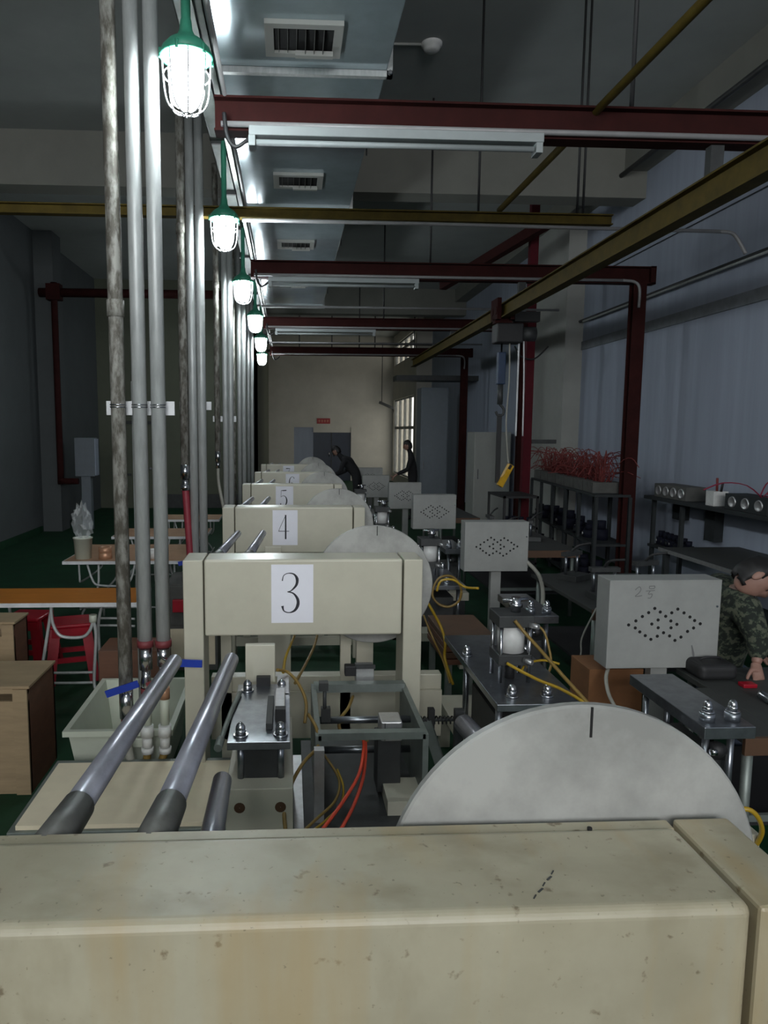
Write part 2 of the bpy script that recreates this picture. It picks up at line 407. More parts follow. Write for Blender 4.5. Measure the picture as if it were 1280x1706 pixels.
# bright red post reaching the ceiling
c = thing('steel_column', 'slim bright red post rising to the ceiling beside the hoist', 'column', (3.56, 10.5, 0))
MB().box(-.06, .06, -.05, .05, 0, ZC).build('column_section', 'red_post', c)
MB().box(-.13, .13, -.13, .13, 0, .015).build('base_plate', 'red_post', c)
MB().box(.075, .45, -.02, .02, 1.78, 1.84).build('side_arm', 'dark_steel', c)
# red longitudinal tie
tag(MB().obox((3.5, 9.6, 4.75), (2.6, 12.2, 4.4), .12, .14).build('steel_brace', 'red_beam'), 'short red brace beside the slim red post near the ceiling', 'beam')
# yellow crane beam
yb = thing('crane_beam', 'long yellow crane rail beam running down the right side of the hall', 'beam', (2.49, 2.6, 3.37))
ibeam(MB(), (0, 0, 0), (.43, 14.2, .17), .17, .11).build('beam_section', 'yellow_beam', yb)
for y in BY:
    q = (y-2.6)/14.2; MB().box(.43*q-.04, .43*q+.04, y-2.6-.03, y-2.6+.03, .085+.17*q, .28).build('beam_clamp', 'dark_steel', yb)
# yellow cross beam halfway + conduit
yc = thing('steel_beam', 'dull yellow cross beam spanning the hall behind the second vent', 'beam', (0, 6.15, 3.745))
ibeam(MB(), (XL, 0, 0), (2.75, 0, 0), .085, .08, .01).build('beam_section', 'yellow_beam', yc)
for x in (-2.5, 1.6, 2.45, 2.5): MB().cyl((x, 0, .04), (x, 0, ZC-3.745), .010, n=6).build('hanger_rod', 'black_rubber', yc)
cd = MB(); cd.tube([(-.38, 6.1, 3.675), (1, 6.1, 3.675), (3.68, 6.1, 3.66)], .016, sub=1)
cd.tube([(3.68, 6.1, 3.66), (3.78, 6.1, 3.65), (3.84, 6.1, 3.60), (3.92, 6.1, 3.48)], .016)
tag(cd.build('conduit', 'conduit_grey'), 'steel conduit under the yellow cross beam with a bent right end', 'pipe', 'conduits under the beams')
for y, nm in ((10.3, 'thin conduit crossing below the duct between the second and third red beams'), (14.4, 'thin conduit crossing between the third and farthest red beams')):
    tag(MB().cyl((-.38, y, 3.70), (3.9, y, 3.70), .016).build('conduit', 'conduit_grey'), nm, 'pipe', 'conduits under the beams')
# yellow pipe on top of the beams
tag(MB().cyl((1.86, 0.5, 3.85), (1.78, 6.15, 3.81), .024).build('gas_pipe', 'yellow_beam'), 'thin yellow pipe lying across the tops of the near beams', 'pipe')
# pipes on right wall
tag(MB().tube([(XR-.06, 3, 3.70), (XR-.06, 8, 3.68), (XR-.06, 14, 3.66)], .022).build('wall_pipe', 'dark_steel'), 'dark conduit running along the pale right wall at beam height', 'pipe')
tag(MB().cyl((XR-.09, 3, 3.66), (XR-.09, 10.9, 3.64), .014).build('wall_pipe', 'galvanized'), 'thin bright conduit just below the dark conduit on the right wall', 'pipe')
tag(MB().tube([(XR-.02, 3, 4.32), (XR-.02, 7, 4.3), (XR-.02, 11, 4.28)], .006).build('wall_wire', 'dark_steel'), 'thin wire strung along the upper right wall', 'wire')
tag(MB().cyl((XR-.34, 3, 5.22), (XR-.34, 10.9, 5.22), .03).build('wall_pipe', 'dark_steel'), 'dark pipe under the concrete ledge high on the right wall', 'pipe')
sm = thing('smoke_detector', 'round white smoke detector on the ceiling right of the duct', 'smoke detector', A(719, 100, 7.1))
sm.location.z = ZC
MB().lathe([(.001, -.075), (.05, -.075), (.075, -.06), (.085, -.03), (.10, -.025), (.10, 0)], n=20).build('detector_body', 'white_plastic', sm)
MB().cyl((-.1, 0, -.012), (-.75, .02, -.012), .012, n=8).build('feed_conduit', 'plaster_white', sm)

# ------------------------------------------------------------------ cable tray over the lamps
tr = thing('cable_tray', 'galvanised cable tray above the row of caged lamps', 'cable tray', (-.06, -1, 4.27))
t = MB(); t.box(-.57, -.46, 0, 20, 0, .006); t.box(-.57, -.565, 0, 20, 0, .08); t.box(-.465, -.46, 0, 20, 0, .08)
t.build('tray_channel', 'green_grey_steel', tr)
for k in range(8): MB().box(-.59, -.44, k*2.55+.6, k*2.55+.64, -.03, 0).build('tray_support', 'dark_steel', tr)
hr = MB()
for k in range(8):
    for x in (-.56, -.47): hr.cyl((x, k*2.55+.62, 0), (x, k*2.55+.62, ZC-4.25), .006, n=6)
hr.build('hanger_rod', 'dark_steel', tr)
sl = MB(); sl.box(-.425, -.385, -1, 17, 3.86, 3.865); sl.box(-.425, -.42, -1, 17, 3.86, 3.93); sl.box(-.39, -.385, -1, 17, 3.86, 3.93)
tag(sl.build('steel_channel', 'green_grey_steel'), 'slotted steel channel running just right of the caged lamps', 'channel')
tag(MB().cyl((-.36, -1, 3.84), (-.36, 17, 3.84), .013).build('conduit', 'conduit_grey'), 'long thin conduit along the slotted channel by the caged lamps', 'pipe', 'conduits under the beams')
for i, y in enumerate(BY):
    lab = 'black cable looping off the left end of the %s red beam' % ['nearest', 'second', 'third', 'farthest'][i]
    tag(MB().tube([(-.36, y-.1, BZ-.02), (-.345, y-.1, BZ-.14), (-.30, y-.1, BZ-.20), (-.24, y-.1, BZ-.17), (-.2, y-.08, BZ-.13)], .012).build('power_cable', 'black_rubber'), lab, 'cable', 'cables at the beam ends')

# ------------------------------------------------------------------ caged lamps
def make_lamp():
    r = thing('caged_lamp', '', 'lamp', group='caged lamps')
    MB().lathe([(.022, .90), (.022, .42), (.026, .41), (.030, .37), (.045, .34), (.085, .315), (.112, .285), (.118, .262), (.112, .255), (.07, .255)], n=24).build('lamp_cap', 'lamp_green', r)
    hood = MB(); hood.lathe([(.123, .262), (.123, .248), (.108, .248), (.108, .262), (.123, .262)], n=24)
    for k in range(6):
        a = 2*PI*k/6+.3; hood.cyl((.12*math.cos(a), .12*math.sin(a), .235), (.12*math.cos(a), .12*math.sin(a), .275), .008, n=8)
    hood.build('clamp_ring', 'lamp_green', r)
    MB().lathe([(.07, .255), (.082, .235), (.084, .16), (.080, .09), (.066, .05), (.04, .032), (.001, .026)], n=24).build('glass_bulb', 'bulb', r)
    cg = MB()
    for k in range(8):
        a = 2*PI*k/8+.2; c, s = math.cos(a), math.sin(a)
        cg.tube([(q*c, q*s, z) for q, z in ((.112, .25), (.108, .17), (.100, .085), (.082, .035), (.05, .010), (.02, .003))], .0042, n=6, sub=3)
    for q, z in ((.108, .17), (.022, .004)):
        cg.lathe([(q+.004, z), (q, z+.004), (q-.004, z), (q, z-.004), (q+.004, z)], n=24)
    cg.build('wire_cage', 'white_metal', r)
    MB().box(-.10, .03, -.015, .015, .835, .865).build('hook_bar', 'dark_steel', r)
    return r
proto = make_lamp()
LY = [3.53, 6.06, 8.52, 10.95, 13.55, 16.3, 1.0, -1.5]
LX = [-.472, -.525, -.528, -.50, -.515, -.60, -.48, -.48]
for i in range(8):
    o = proto if i == 0 else copy_tree(proto)
    o.location = (LX[i], LY[i], 3.415)
    o['label'] = (['largest glowing caged lamp with green cap, nearest in the row', 'second glowing caged lamp from the top of the photo', 'third glowing caged lamp in the row', 'fourth glowing caged lamp in the row', 'fifth glowing caged lamp, second farthest in view', 'smallest glowing caged lamp at the far end of the row', 'caged lamp above the foreground machine, out of view', 'caged lamp behind the viewer'][i])

# ------------------------------------------------------------------ vertical pipe groups
def clamp_bar(y, x0, x1, z, label):
    c = thing('pipe_bracket', label, 'bracket', (0, y, z), group='pipe brackets')
    MB().box(x0, x1, .046, .052, -.035, .035, .001).build('bracket_plate', 'white_metal', c)
    return c
def pipe_group(gi, y, xs, zb, r, which):
    names = ['rust-mottled left', 'grey middle', 'pale right']
    for k, x in enumerate(xs):
        lab = '%s upright pipe of the %s pipe group' % (names[k], which)
        p = thing('upright_pipe', lab, 'pipe', (x, y, 0), group='upright pipes')
        MB().cyl((0, 0, zb[k]), (0, 0, 5.0), r, n=18).build('pipe_run', 'galvanized_rusty' if k == 0 else 'galvanized', p)
        if gi < 3:
            MB().cyl((0, 0, zb[k]+1.9 if k == 0 else zb[k]+.0), (0, 0, zb[k]+1.98 if k == 0 else zb[k]+.035), r*1.18, n=18).build('pipe_collar', 'galvanized_rusty' if k == 0 else 'maroon_ring', p)
        if gi == 0:
            wr = MB()
            for dz in (0, .012): wr.lathe([(r+.003, 2.06+dz), (r+.0055, 2.063+dz), (r+.003, 2.066+dz)], n=16)
            wr.build('tie_wire', 'chrome', p)
pipe_group(0, 3.60, [-.845, -.74, -.648], [.60, .84, .84], .036, 'nearest')
pipe_group(1, 6.12, [-.885, -.81, -.735], [1.66, .0, .0], .036, 'second nearest')
pipe_group(2, 8.6, [-.85, -.755, -.69], [1.70, .0, .0], .034, 'third nearest')
pipe_group(3, 11.1, [-.85, -.76, -.69], [.0, .0, .0], .034, 'fourth')
pipe_group(4, 13.6, [-.85, -.76, -.69], [.0, .0, .0], .034, 'fifth')
clamp_bar(3.60, -.915, -.575, 2.06, 'white metal bracket behind the nearest three upright pipes')
clamp_bar(6.12, -.93, -.66, 2.16, 'metal bracket behind the second group of upright pipes')
clamp_bar(8.6, -.91, -.63, 2.09, 'metal bracket behind the third group of upright pipes')
# valves under the nearest group
v = thing('ball_valve', 'ball valve with long blue lever under the rusty nearest pipe', 'valve', (-.845, 3.60, .46), group='blue lever ball valves')
MB().cyl((0, 0, .0), (0, 0, .15), .036).build('valve_body', 'chrome', v); MB().cyl((0, 0, -.02), (0, 0, .0), .030).build('threaded_ring', 'maroon_ring', v)
MB().obox((-.09, -.05, .145), (.075, -.05, .20), .012, .036).build('lever', 'blue_handle', v)
v = thing('ball_valve', 'chrome ball valve under the middle near pipe, behind the left roller', 'valve', (-.74, 3.60, .62), group='blue lever ball valves')
b = MB(); b.cyl((0, 0, .10), (0, 0, .22), .034); b.cyl((0, 0, 0), (0, 0, .10), .024); b.lathe([(.024, .0), (.03, .03), (.024, .06)], n=12); b.build('valve_body', 'chrome', v)
MB().cyl((0, 0, -.03), (0, 0, 0), .03).build('threaded_ring', 'maroon_ring', v); MB().obox((.03, -.045, .05), (.05, -.05, .0), .02, .05).build('lever', 'maroon_ring', v)
v = thing('ball_valve', 'ball valve with blue lever pointing right beside the post of machine three', 'valve', (-.648, 3.60, .64), group='blue lever ball valves')
b = MB(); b.cyl((0, 0, .10), (0, 0, .20), .034); b.cyl((0, 0, 0), (0, 0, .10), .026); b.build('valve_body', 'chrome', v)
MB().obox((.075, -.22, .185), (.225, -.22, .178), .012, .036).build('lever', 'blue_handle', v); MB().tube([(0, -.03, .15), (.03, -.12, .17), (.085, -.22, .183)], .010).build('lever_stem', 'chrome', v)
v = thing('ball_valve', 'blue lever valve beside the white cup behind the near pipes', 'valve', (-.82, 6.05, .72), group='blue lever ball valves')
MB().cyl((0, 0, 0), (0, 0, .16), .03).build('valve_body', 'chrome', v); MB().obox((-.12, -.05, .10), (.06, -.05, .14), .012, .036).build('lever', 'blue_handle', v)
for k, (x, lab) in enumerate(((-.74, 'clear hose with white coupling and tan tube under the middle pipe'), (-.648, 'clear hose with white coupling and tan tube under the right pipe'))):
    h = thing('drop_hose', lab, 'hose', (x, 3.6, 0), group='drop hoses')
    MB().cyl((0, 0, .42), (0, 0, .58), .024).build('clear_sleeve', 'cream_plastic', h)
    MB().cyl((0, 0, .56), (0, 0, .62), .028).build('brass_nut', 'copper' if k else 'chrome', h)
    c = MB(); c.cyl((0, -.01, .36), (0, -.01, .42), .034); c.cyl((0, -.01, .30), (0, -.01, .36), .026); c.cyl((0, -.01, .27), (0, -.01, .30), .032); c.build('coupling', 'white_plastic', h)
    MB().tube([(0, -.01, .28), (-.015-.03*k, -.02, .15), (-.05-.05*k, -.03, .0)], .021).build('tan_tube', 'tan_hose', h)
tag(MB().tube([(-.845, 3.6, .46), (-.83, 3.58, .25), (-.74, 3.55, .02)], .024).build('pipe_hose', 'grey_hose'), 'pale drain hose below the blue lever under the rusty pipe', 'hose', 'drop hoses')
tag(MB().cyl((-.80, 3.75, 0), (-.80, 3.75, 2.2), .013).build('thin_pipe', 'galvanized'), 'thin upright pipe between the rusty and the middle near pipes', 'pipe')
hz = thing('pipe_union', 'chrome union under the rusty pipe of the second group', 'valve', (-.885, 6.12, 1.44), group='pipe unions')
b = MB(); b.cyl((0, 0, .10), (0, 0, .22), .04); b.cyl((0, 0, .02), (0, 0, .10), .03); b.cyl((0, 0, 0), (0, 0, .05), .04); b.build('union_body', 'chrome', hz)
tag(MB().tube([(-.885, 6.12, 1.45), (-.87, 6.11, 1.2), (-.85, 6.1, .8), (-.86, 6.1, .3), (-.87, 6.1, .02)], .032).build('supply_hose', 'red_hose'), 'dark red hose hanging from the second group of pipes', 'hose', 'drop hoses')
hz = thing('pipe_union', 'chrome union under the rusty pipe of the third group', 'valve', (-.85, 8.6, 1.50), group='pipe unions')
b = MB(); b.cyl((0, 0, .08), (0, 0, .2), .034); b.cyl((0, 0, 0), (0, 0, .08), .026); b.build('union_body', 'chrome', hz)
tag(MB().tube([(-.85, 8.6, 1.5), (-.84, 8.58, 1.3), (-.76, 8.5, .9), (-.72, 8.45, .5)], .02).build('supply_hose', 'grey_hose'), 'pale hose hanging from the third group of pipes', 'hose', 'drop hoses')

# ------------------------------------------------------------------ numbered roll-stand machines
NUM = {
 '3': [([(-.036, .062), (-.030, .088), (-.010, .100), (.018, .096), (.034, .072), (.030, .040), (.006, .012), (-.012, .006)], [.006, .004, .004, .008, .016, .013, .006, .004]),
       ([(-.012, .006), (.016, -.002), (.036, -.030), (.038, -.060), (.024, -.088), (-.002, -.100), (-.028, -.092), (-.036, -.066)], [.004, .008, .015, .017, .013, .005, .006, .014])],
 '4': [([(.016, .100), (-.006, .050), (-.028, .0), (-.040, -.032)], [.004, .004, .004, .004]), ([(-.042, -.034), (0, -.034), (.044, -.034)], [.006, .006, .005]), ([(.016, .104), (.016, 0), (.016, -.102)], [.013, .014, .014])],
 '5': [([(.034, .096), (-.002, .094), (-.026, .094)], [.013, .012, .004]), ([(-.026, .094), (-.028, .050), (-.030, .014)], [.004, .004, .004]), ([(-.030, .014), (-.008, .030), (.020, .022), (.036, -.014), (.034, -.056), (.016, -.090), (-.010, -.098), (-.030, -.082), (-.032, -.060)], [.004, .005, .008, .017, .017, .010, .005, .007, .014])],
 '6': [([(.036, .072), (.022, .096), (-.004, .098), (-.028, .060), (-.036, 0), (-.030, -.056), (-.008, -.098)], [.014, .006, .006, .013, .017, .014, .006]), ([(-.008, -.098), (.020, -.092), (.036, -.056), (.030, -.016), (.006, .006), (-.020, -.004), (-.032, -.03)], [.006, .009, .016, .013, .006, .005, .004])],
 '7': [([(-.036, .094), (0, .094), (.038, .094)], [.016, .013, .008]), ([(.038, .094), (.010, .02), (-.004, -.05), (-.006, -.1)], [.004, .008, .014, .016])],
}
def ribbon(mb, pts, ws, y, sub=5):
    P = [Vector((p[0], p[1])) for p in pts]; Q = []; W = []
    for i in range(len(P)-1):
        a = P[max(i-1, 0)]; b = P[i]; c = P[i+1]; d = P[min(i+2, len(P)-1)]
        for k in range(sub):
            t = k/sub
            Q.append(.5*((2*b)+(c-a)*t+(2*a-5*b+4*c-d)*t*t+(3*b-a-3*c+d)*t**3)); W.append(ws[i]*(1-t)+ws[i+1]*t)
    Q.append(P[-1]); W.append(ws[-1]); vs = []
    for i, q in enumerate(Q):
        d = (Q[min(i+1, len(Q)-1)]-Q[max(i-1, 0)]).normalized(); n = Vector((-d.y, d.x))
        for sgn in (1, -1):
            p = q+n*sgn*W[i]/2; vs.append((p.x, y, p.y))
    mb.add(vs, [(2*i, 2*i+1, 2*i+3, 2*i+2) for i in range(len(Q)-1)])
def machine(num, y, xo, label, near=False):
    r = thing('roll_stand', label, 'machine', (xo, y, 0), group='numbered roll stand machines')
    cm = 'cream_dirty' if near else 'cream_paint'
    xl, xr = (-.75, .63-xo) if near else (-.42, .572)
    MB().box(xl, xr, 0, .20, .925, 1.315, .016 if near else .012).build('cover_panel', cm, r)
    MB().box(xl-.105, xl-.006, 0.0, .225, 0, 1.312, .006).build('left_post', cm, r)
    MB().box(xr+.008, xr+.103, 0.0, .225, 0, 1.312, .006).build('right_post', cm, r)
    MB().box(xl, xr, .20, .228, .93, 1.308, .003).build('back_rail', cm, r)
    for x in (-.36, .33):
        MB().box(x-.03, x+.03, .50, .56, 0, .95).build('rear_leg', cm, r)
    MB().box(-.45, .90, .52, .60, .44, .53, .004).build('cross_beam', cm, r)
    MB().box(-.45, .90, .50, .54, .16, .44).build('apron_panel', cm, r)
    MB().box(-.5, .66, .06, .12, .10, .17).build('lower_beam', cm, r)
    for x, z, y1, rr in ((-.335, 1.275, 1.18, .0215), (-.17, 1.275, 1.19, .0215), (-.155, 1.14, .72, .022)):
        xa = x-.055 if z > 1.2 else x
        sp = MB().cyl((xa, .22, z), (x, y1, z), rr*1.25, rr, n=28).build('roller', 'roller_steel', r)
        if z > 1.2: MB().cyl((xa, .222, z), (xa+.010, .222+.15, z), rr*1.55, rr*1.36, n=28).build('roller_collar', 'collar_grey', sp)
        MB().cyl((x, y1, z), (x, y1+.012, z), rr*.55, n=16).build('shaft_end', 'dark_steel', sp)
    dx, dz, R = (.485, 1.178, .323) if near else (.455, 1.13, .322)
    disc = MB(); disc.lathe([(.0005, .245), (R-.004, .245), (R, .249), (R, .262), (R-.004, .266), (.0005, .266)], (dx, 0, dz), 72, 'Y')
    do = disc.build('roll_flange', 'disc_white', r)
    for p in do.data.polygons: p.use_smooth = False
    MB().cyl((dx, .266, dz), (dx, .62, dz), .05, n=24).build('film_core', 'roll_film', r)
    MB().cyl((dx, .62, dz), (dx, .74, dz), .022, n=14).build('roll_shaft', 'chrome', r)
    MB().box(dx+.63-.615, dx+.63-.611, .2435, .2455, dz+R-.055, dz+R-.003).build('flange_slot', 'black_hole', do)
    MB().box(dx-.05, dx+.05, .62, .68, 0, dz+.05).build('roll_support', cm, r)
    if num:
        s = thing
        sx = {'3': .018, '4': .0, '5': -.02, '6': .06, '7': .0}[num]
        sh = MB().box(sx-.105, sx+.105, -.0022, -.0006, .992, 1.289).build('number_sheet', 'paper', r)
        sh.rotation_euler = (0, 0, 0)
        nb = MB()
        for pts, ws in NUM[num]: ribbon(nb, [(sx-.012+p[0]*1.05, 1.145+p[1]) for p in pts], [q*.95 for q in ws], -.003)
        nb.build('numeral', 'ink', sh)
    return r
M2 = machine(None, .86, .0, 'stained cream roll stand filling the bottom of the photo', True)
machine('3', 3.48, 0, 'cream roll stand reading 3, the nearest whole one in the row')
machine('4', 5.92, -.03, 'cream roll stand reading 4, its right end behind a white disc')
machine('5', 8.5, -.03, 'small distant roll stand reading 5, third whole one in the row')
machine('6', 10.98, 0, 'cream roll stand with a half hidden sheet numbered 6')
machine('7', 13.55, 0, 'cream roll stand farthest down the row, before the door')
MB().cyl((.485, .195, 1.312), (.485, .195, 1.3165), .004, n=10).build('cover_screw', 'black_hole', M2)
for q in range(5): MB().obox((.335+.011*q, .028+.013*q, 1.3152), (.341+.011*q+.003*(q % 2), .036+.013*q, 1.3152), .0018+.001*(q % 2), .0012).build('scratch_mark', 'dark_steel', M2)

# ------------------------------------------------------------------ left press (behind the foreground rollers)
def left_press(y0, label):
    r = thing('left_press', label, 'press', (0, y0, 0), group='small plate presses')
    pl = MB(); pl.box(-.22, .005, 0, .58, .82, .85, .002); po = pl.build('top_plate', 'steel_plate', r)
    for x, y in ((-.175, .055), (-.03, .055), (-.175, .50), (-.03, .50)):
        MB().acorn(x, y, .85, .020).build('acorn_nut', 'chrome', po)
        MB().cyl((x, y, .69), (x, y, .82), .013).build('guide_post', 'steel_plate', r)
    b = MB(); b.box(-.225, .015, -.03, .60, .0, .69, .003); bo = b.build('press_body', 'cream_paint', r)
    for x in (-.175, -.03): MB().lathe([(.001, -.031), (.012, -.031), (.02, -.0305)], (x, 0, .62), 14, 'Y').build('rusty_bolt', 'brown_wood', bo)
    MB().box(-.17, -.03, .05, .53, .69, .815).build('die_block', 'dark_steel', r)
    MB().box(-.085, -.06, .10, .38, .85, .875, .002).build('guide_rail', 'dark_steel', r)
    MB().box(-.055, -.015, .20, .44, .85, .885, .003).build('slide_bracket', 'aluminium', r)
    MB().box(-.052, -.012, .17, .205, .85, .90).build('sensor_block', 'black_rubber', r)
    MB().box(-.19, -.06, .60, .63, .85, 1.02, .003).build('rear_bracket', 'cream_paint', r)
    MB().box(-.14, -.08, .55, .58, .85, .89).build('stop_block', 'black_rubber', r)
    MB().box(-.05, -.0, .46, .62, .853, .875).build('hinge_plate', 'aluminium', r)
    lv = MB(); lv.tube([(-.205, .45, .86), (-.225, .25, .86), (-.245, .02, .845)], .010, sub=4); lv.cyl((-.245, .04, .845), (-.25, -.02, .838), .015, n=12)
    lv.build('lever_arm', 'green_grey_steel', r)
    return r
left_press(2.42, 'plate press with acorn nuts behind the foreground rollers, left of the orange hoses')
left_press(5.05, 'plate press below the sheet numbered 4, mostly hidden by machine three')

# dark base frame with valve and motor between the foreground machine and machine three
r = thing('drive_unit', 'dark drive frame with silver valve under the sheet numbered 3', 'machine', (0, 0, 0))
MB().box(.06, .62, 2.45, 3.42, .18, .40).build('base_block', 'dark_steel', r)
b = MB()
for x in (.12, .56): b.box(x-.012, x+.012, 2.75, 3.35, .40, .72)
b.box(.12, .56, 3.28, 3.33, .70, .74); b.box(.12, .56, 2.75, 2.79, .70, .73); b.build('frame_rail', 'green_grey_steel', r)
for z in (.52, .60, .66): MB().cyl((.13, 3.05, z), (.55, 3.05, z), .016).build('guide_bar', 'steel_plate', r)
MB().box(.10, .14, 2.66, 2.70, .40, .70).build('aluminium_upright', 'aluminium', r)
m_ = MB().box(.375, .475, 2.85, 2.97, .42, .66, .004).build('motor_body', 'dark_steel', r)
MB().box(.385, .475, 2.82, 2.93, .66, .745, .006).build('valve_block', 'aluminium', r)
MB().box(.40, .403, 2.817, 2.82, .665, .74).build('valve_groove', 'dark_steel', r)
MB().box(.33, .42, 3.36, 3.43, .70, .80, .003).build('meter_housing', 'aluminium', r)
MB().box(.325, .425, 3.355, 3.365, .79, .81).build('meter_rim', 'dark_steel', r)
MB().box(.275, .33, 3.35, 3.40, .755, .805, .004).build('plug', 'black_rubber', r)
b = MB(); b.cyl((.155, 2.95, .70), (.155, 2.95, .86), .008); b.box(.13, .17, 2.93, 2.97, .84, .875); b.box(.14, .18, 2.93, 2.97, .70, .76); b.build('limit_switch', 'dark_steel', r)
MB().box(.02, .10, 2.5, 3.3, .3, .38).build('side_rail', 'aluminium', r)
MB().box(.40, .60, 2.7, 2.9, .40, .46).build('foot_block', 'cream_paint', r)

# spring rod right of machine three's post
r = thing('spring_rod', 'black coil spring rod right of the post of machine three', 'spring', (0, 3.35, 0))
p0 = A(700, 1200, 3.35); p1 = A(772, 1194, 3.35)
L = (p1-p0).length
sp = MB(); n = 60
sp.tube([(p0.x+L*i/n, .018*math.cos(i*PI*22/n), p0.z+.018*math.sin(i*PI*22/n)) for i in range(n+1)], .004, n=6, sub=2); sp.build('coil', 'black_rubber', r)
MB().cyl((p0.x-.04, 0, p0.z), (p1.x+.05, 0, p0.z), .008, n=8).build('rod', 'dark_steel', r)
MB().box(p0.x+.04, p0.x+.07, -.02, .02, p0.z-.05, p0.z+.06).build('stop_nut', 'black_rubber', r)
MB().obox((p0.x+.03, -.01, p0.z), (p0.x+.12, -.05, p0.z-.28), .02, .05).build('swing_arm', 'green_grey_steel', r)

# ------------------------------------------------------------------ pneumatic presses right of each machine
def air_press(y0, label, xo=0.0):
    r = thing('air_press', label, 'press', (xo, y0, 0), group='air presses with white cylinders')
    # long plate on four guide posts
    pl = MB().box(.96, 1.37, 0, 1.12, .665, .70, .003).build('top_plate', 'steel_plate', r)
    for x, y in ((1.06, .10), (1.23, .10), (1.00, .72), (1.33, .72)):
        MB().acorn(x, y, .70, .024).build('acorn_nut', 'chrome', pl)
    for x, y in ((1.0, .10), (1.33, .10), (1.0, .72), (1.33, .72)):
        MB().cyl((x, y, .30), (x, y, .665), .017).build('guide_post', 'steel_plate', r)
    MB().box(.93, 1.40, -.02, 1.14, .24, .31, .004).build('base_plate', 'cream_paint', r)
    for x, y in ((.97, .02), (1.36, .02), (.97, 1.1), (1.36, 1.1)):
        MB().box(x-.03, x+.03, y-.03, y+.03, 0, .24).build('leg', 'cream_paint', r)
    MB().box(1.02, 1.31, .18, .66, .31, .56).build('die_block', 'dark_steel', r)
    # cylinder
    cx, cy = 1.13, .36
    cyl = MB().cyl((cx, cy, .845), (cx, cy, .985), .068, n=28).build('cylinder_barrel', 'white_plastic', r)
    MB().box(cx-.09, cx+.09, cy-.09, cy+.09, .985, 1.045, .004).build('cylinder_cap', 'dark_steel', cyl)
    MB().box(cx-.085, cx+.085, cy-.085, cy+.085, .79, .845, .004).build('cylinder_foot', 'dark_steel', cyl)
    for sx in (-1, 1):
        for sy in (-1, 1):
            MB().cyl((cx+sx*.072, cy+sy*.072, .70), (cx+sx*.072, cy+sy*.072, .99), .010, n=10).build('tie_rod', 'chrome', cyl)
    MB().cyl((cx, cy, .70), (cx, cy, .80), .025).build('piston_rod', 'black_rubber', cyl)
    k = MB(); k.cyl((cx+.02, cy, 1.045), (cx+.02, cy, 1.12), .026, n=12); k.cyl((cx+.02, cy, 1.07), (cx+.02, cy, 1.09), .034, n=6); k.cyl((cx-.05, cy, 1.10), (cx+.08, cy, 1.11), .01, n=8)
    k.build('air_fitting', 'chrome', cyl)
    for dx, dz in ((.085, 1.0), (.06, .82)): MB().cyl((cx+dx-.02, cy-.09, dz), (cx+dx+.01, cy-.13, dz), .013, n=10).build('hose_fitting', 'aluminium', cyl)
    rl = MB().cyl((.80, -.02, .62), (.86, -.46, .62), .045, n=24).build('feed_roller', 'roller_steel', r)
    MB().cyl((.797, .0, .62), (.793, .03, .62), .02, n=14).build('roller_shaft', 'dark_steel', rl); MB().box(.775, .815, .03, .07, .24, .66).build('roller_bracket', 'dark_steel', rl); MB().box(.775, .95, .03, .07, .24, .30).build('bracket_foot', 'dark_steel', rl)
    return r
air_press(3.10, 'press with white air cylinder above the big foreground disc')
a2 = air_press(5.62, 'press with air cylinder half hidden behind the post of machine three', .08)
air_press(8.15, 'air press left of the third control box, beside machine five')
air_press(10.7, 'air press beside machine six, below the fourth control box')
# narrow clamp presses beside the control boxes
def clamp_press(y0, x0, label):
    r = thing('clamp_press', label, 'press', (x0, y0, 0), group='narrow clamp presses')
    pl = MB().box(0, .21, 0, .62, .745, .795, .003).build('top_bar', 'steel_plate', r)
    for x, y in ((.05, .07), (.155, .07), (.05, .55), (.155, .55)):
        if y < .3:
            MB().cyl((x, y, .795), (x, y, .83), .03, n=14).build('spacer', 'steel_plate', pl)
            MB().acorn(x, y, .83, .020).build('acorn_nut', 'chrome', pl)
        MB().cyl((x, y, .36), (x, y, .745), .014).build('guide_post', 'steel_plate', r)
    MB().box(-.03, .24, -.03, .65, .28, .36, .003).build('base_block', 'cream_paint', r)
    MB().box(.02, .19, .12, .5, .36, .60).build('die_block', 'dark_steel', r)
    MB().box(.0, .21, .0, .62, 0, .28).build('pedestal', 'dark_steel', r)
    MB().lathe([(.001, -.03), (.03, -.03), (.035, 0), (.02, .03), (.001, .03)], (.09, .05, .68), 14, 'X').build('clamp_knob', 'black_rubber', r)
    MB().lathe([(.001, -.01), (.014, -.01), (.016, .01), (.001, .012)], (.06, .03, .68), 12, 'X').build('knob_cap', 'chrome', r)
    return r
clamp_press(2.60, 1.64, 'narrow clamp press with two acorn nuts right of the big disc')
clamp_press(4.30, 1.50, 'narrow clamp press between the two nearest control boxes')
clamp_press(6.85, 1.55, 'narrow clamp press behind the second control box')

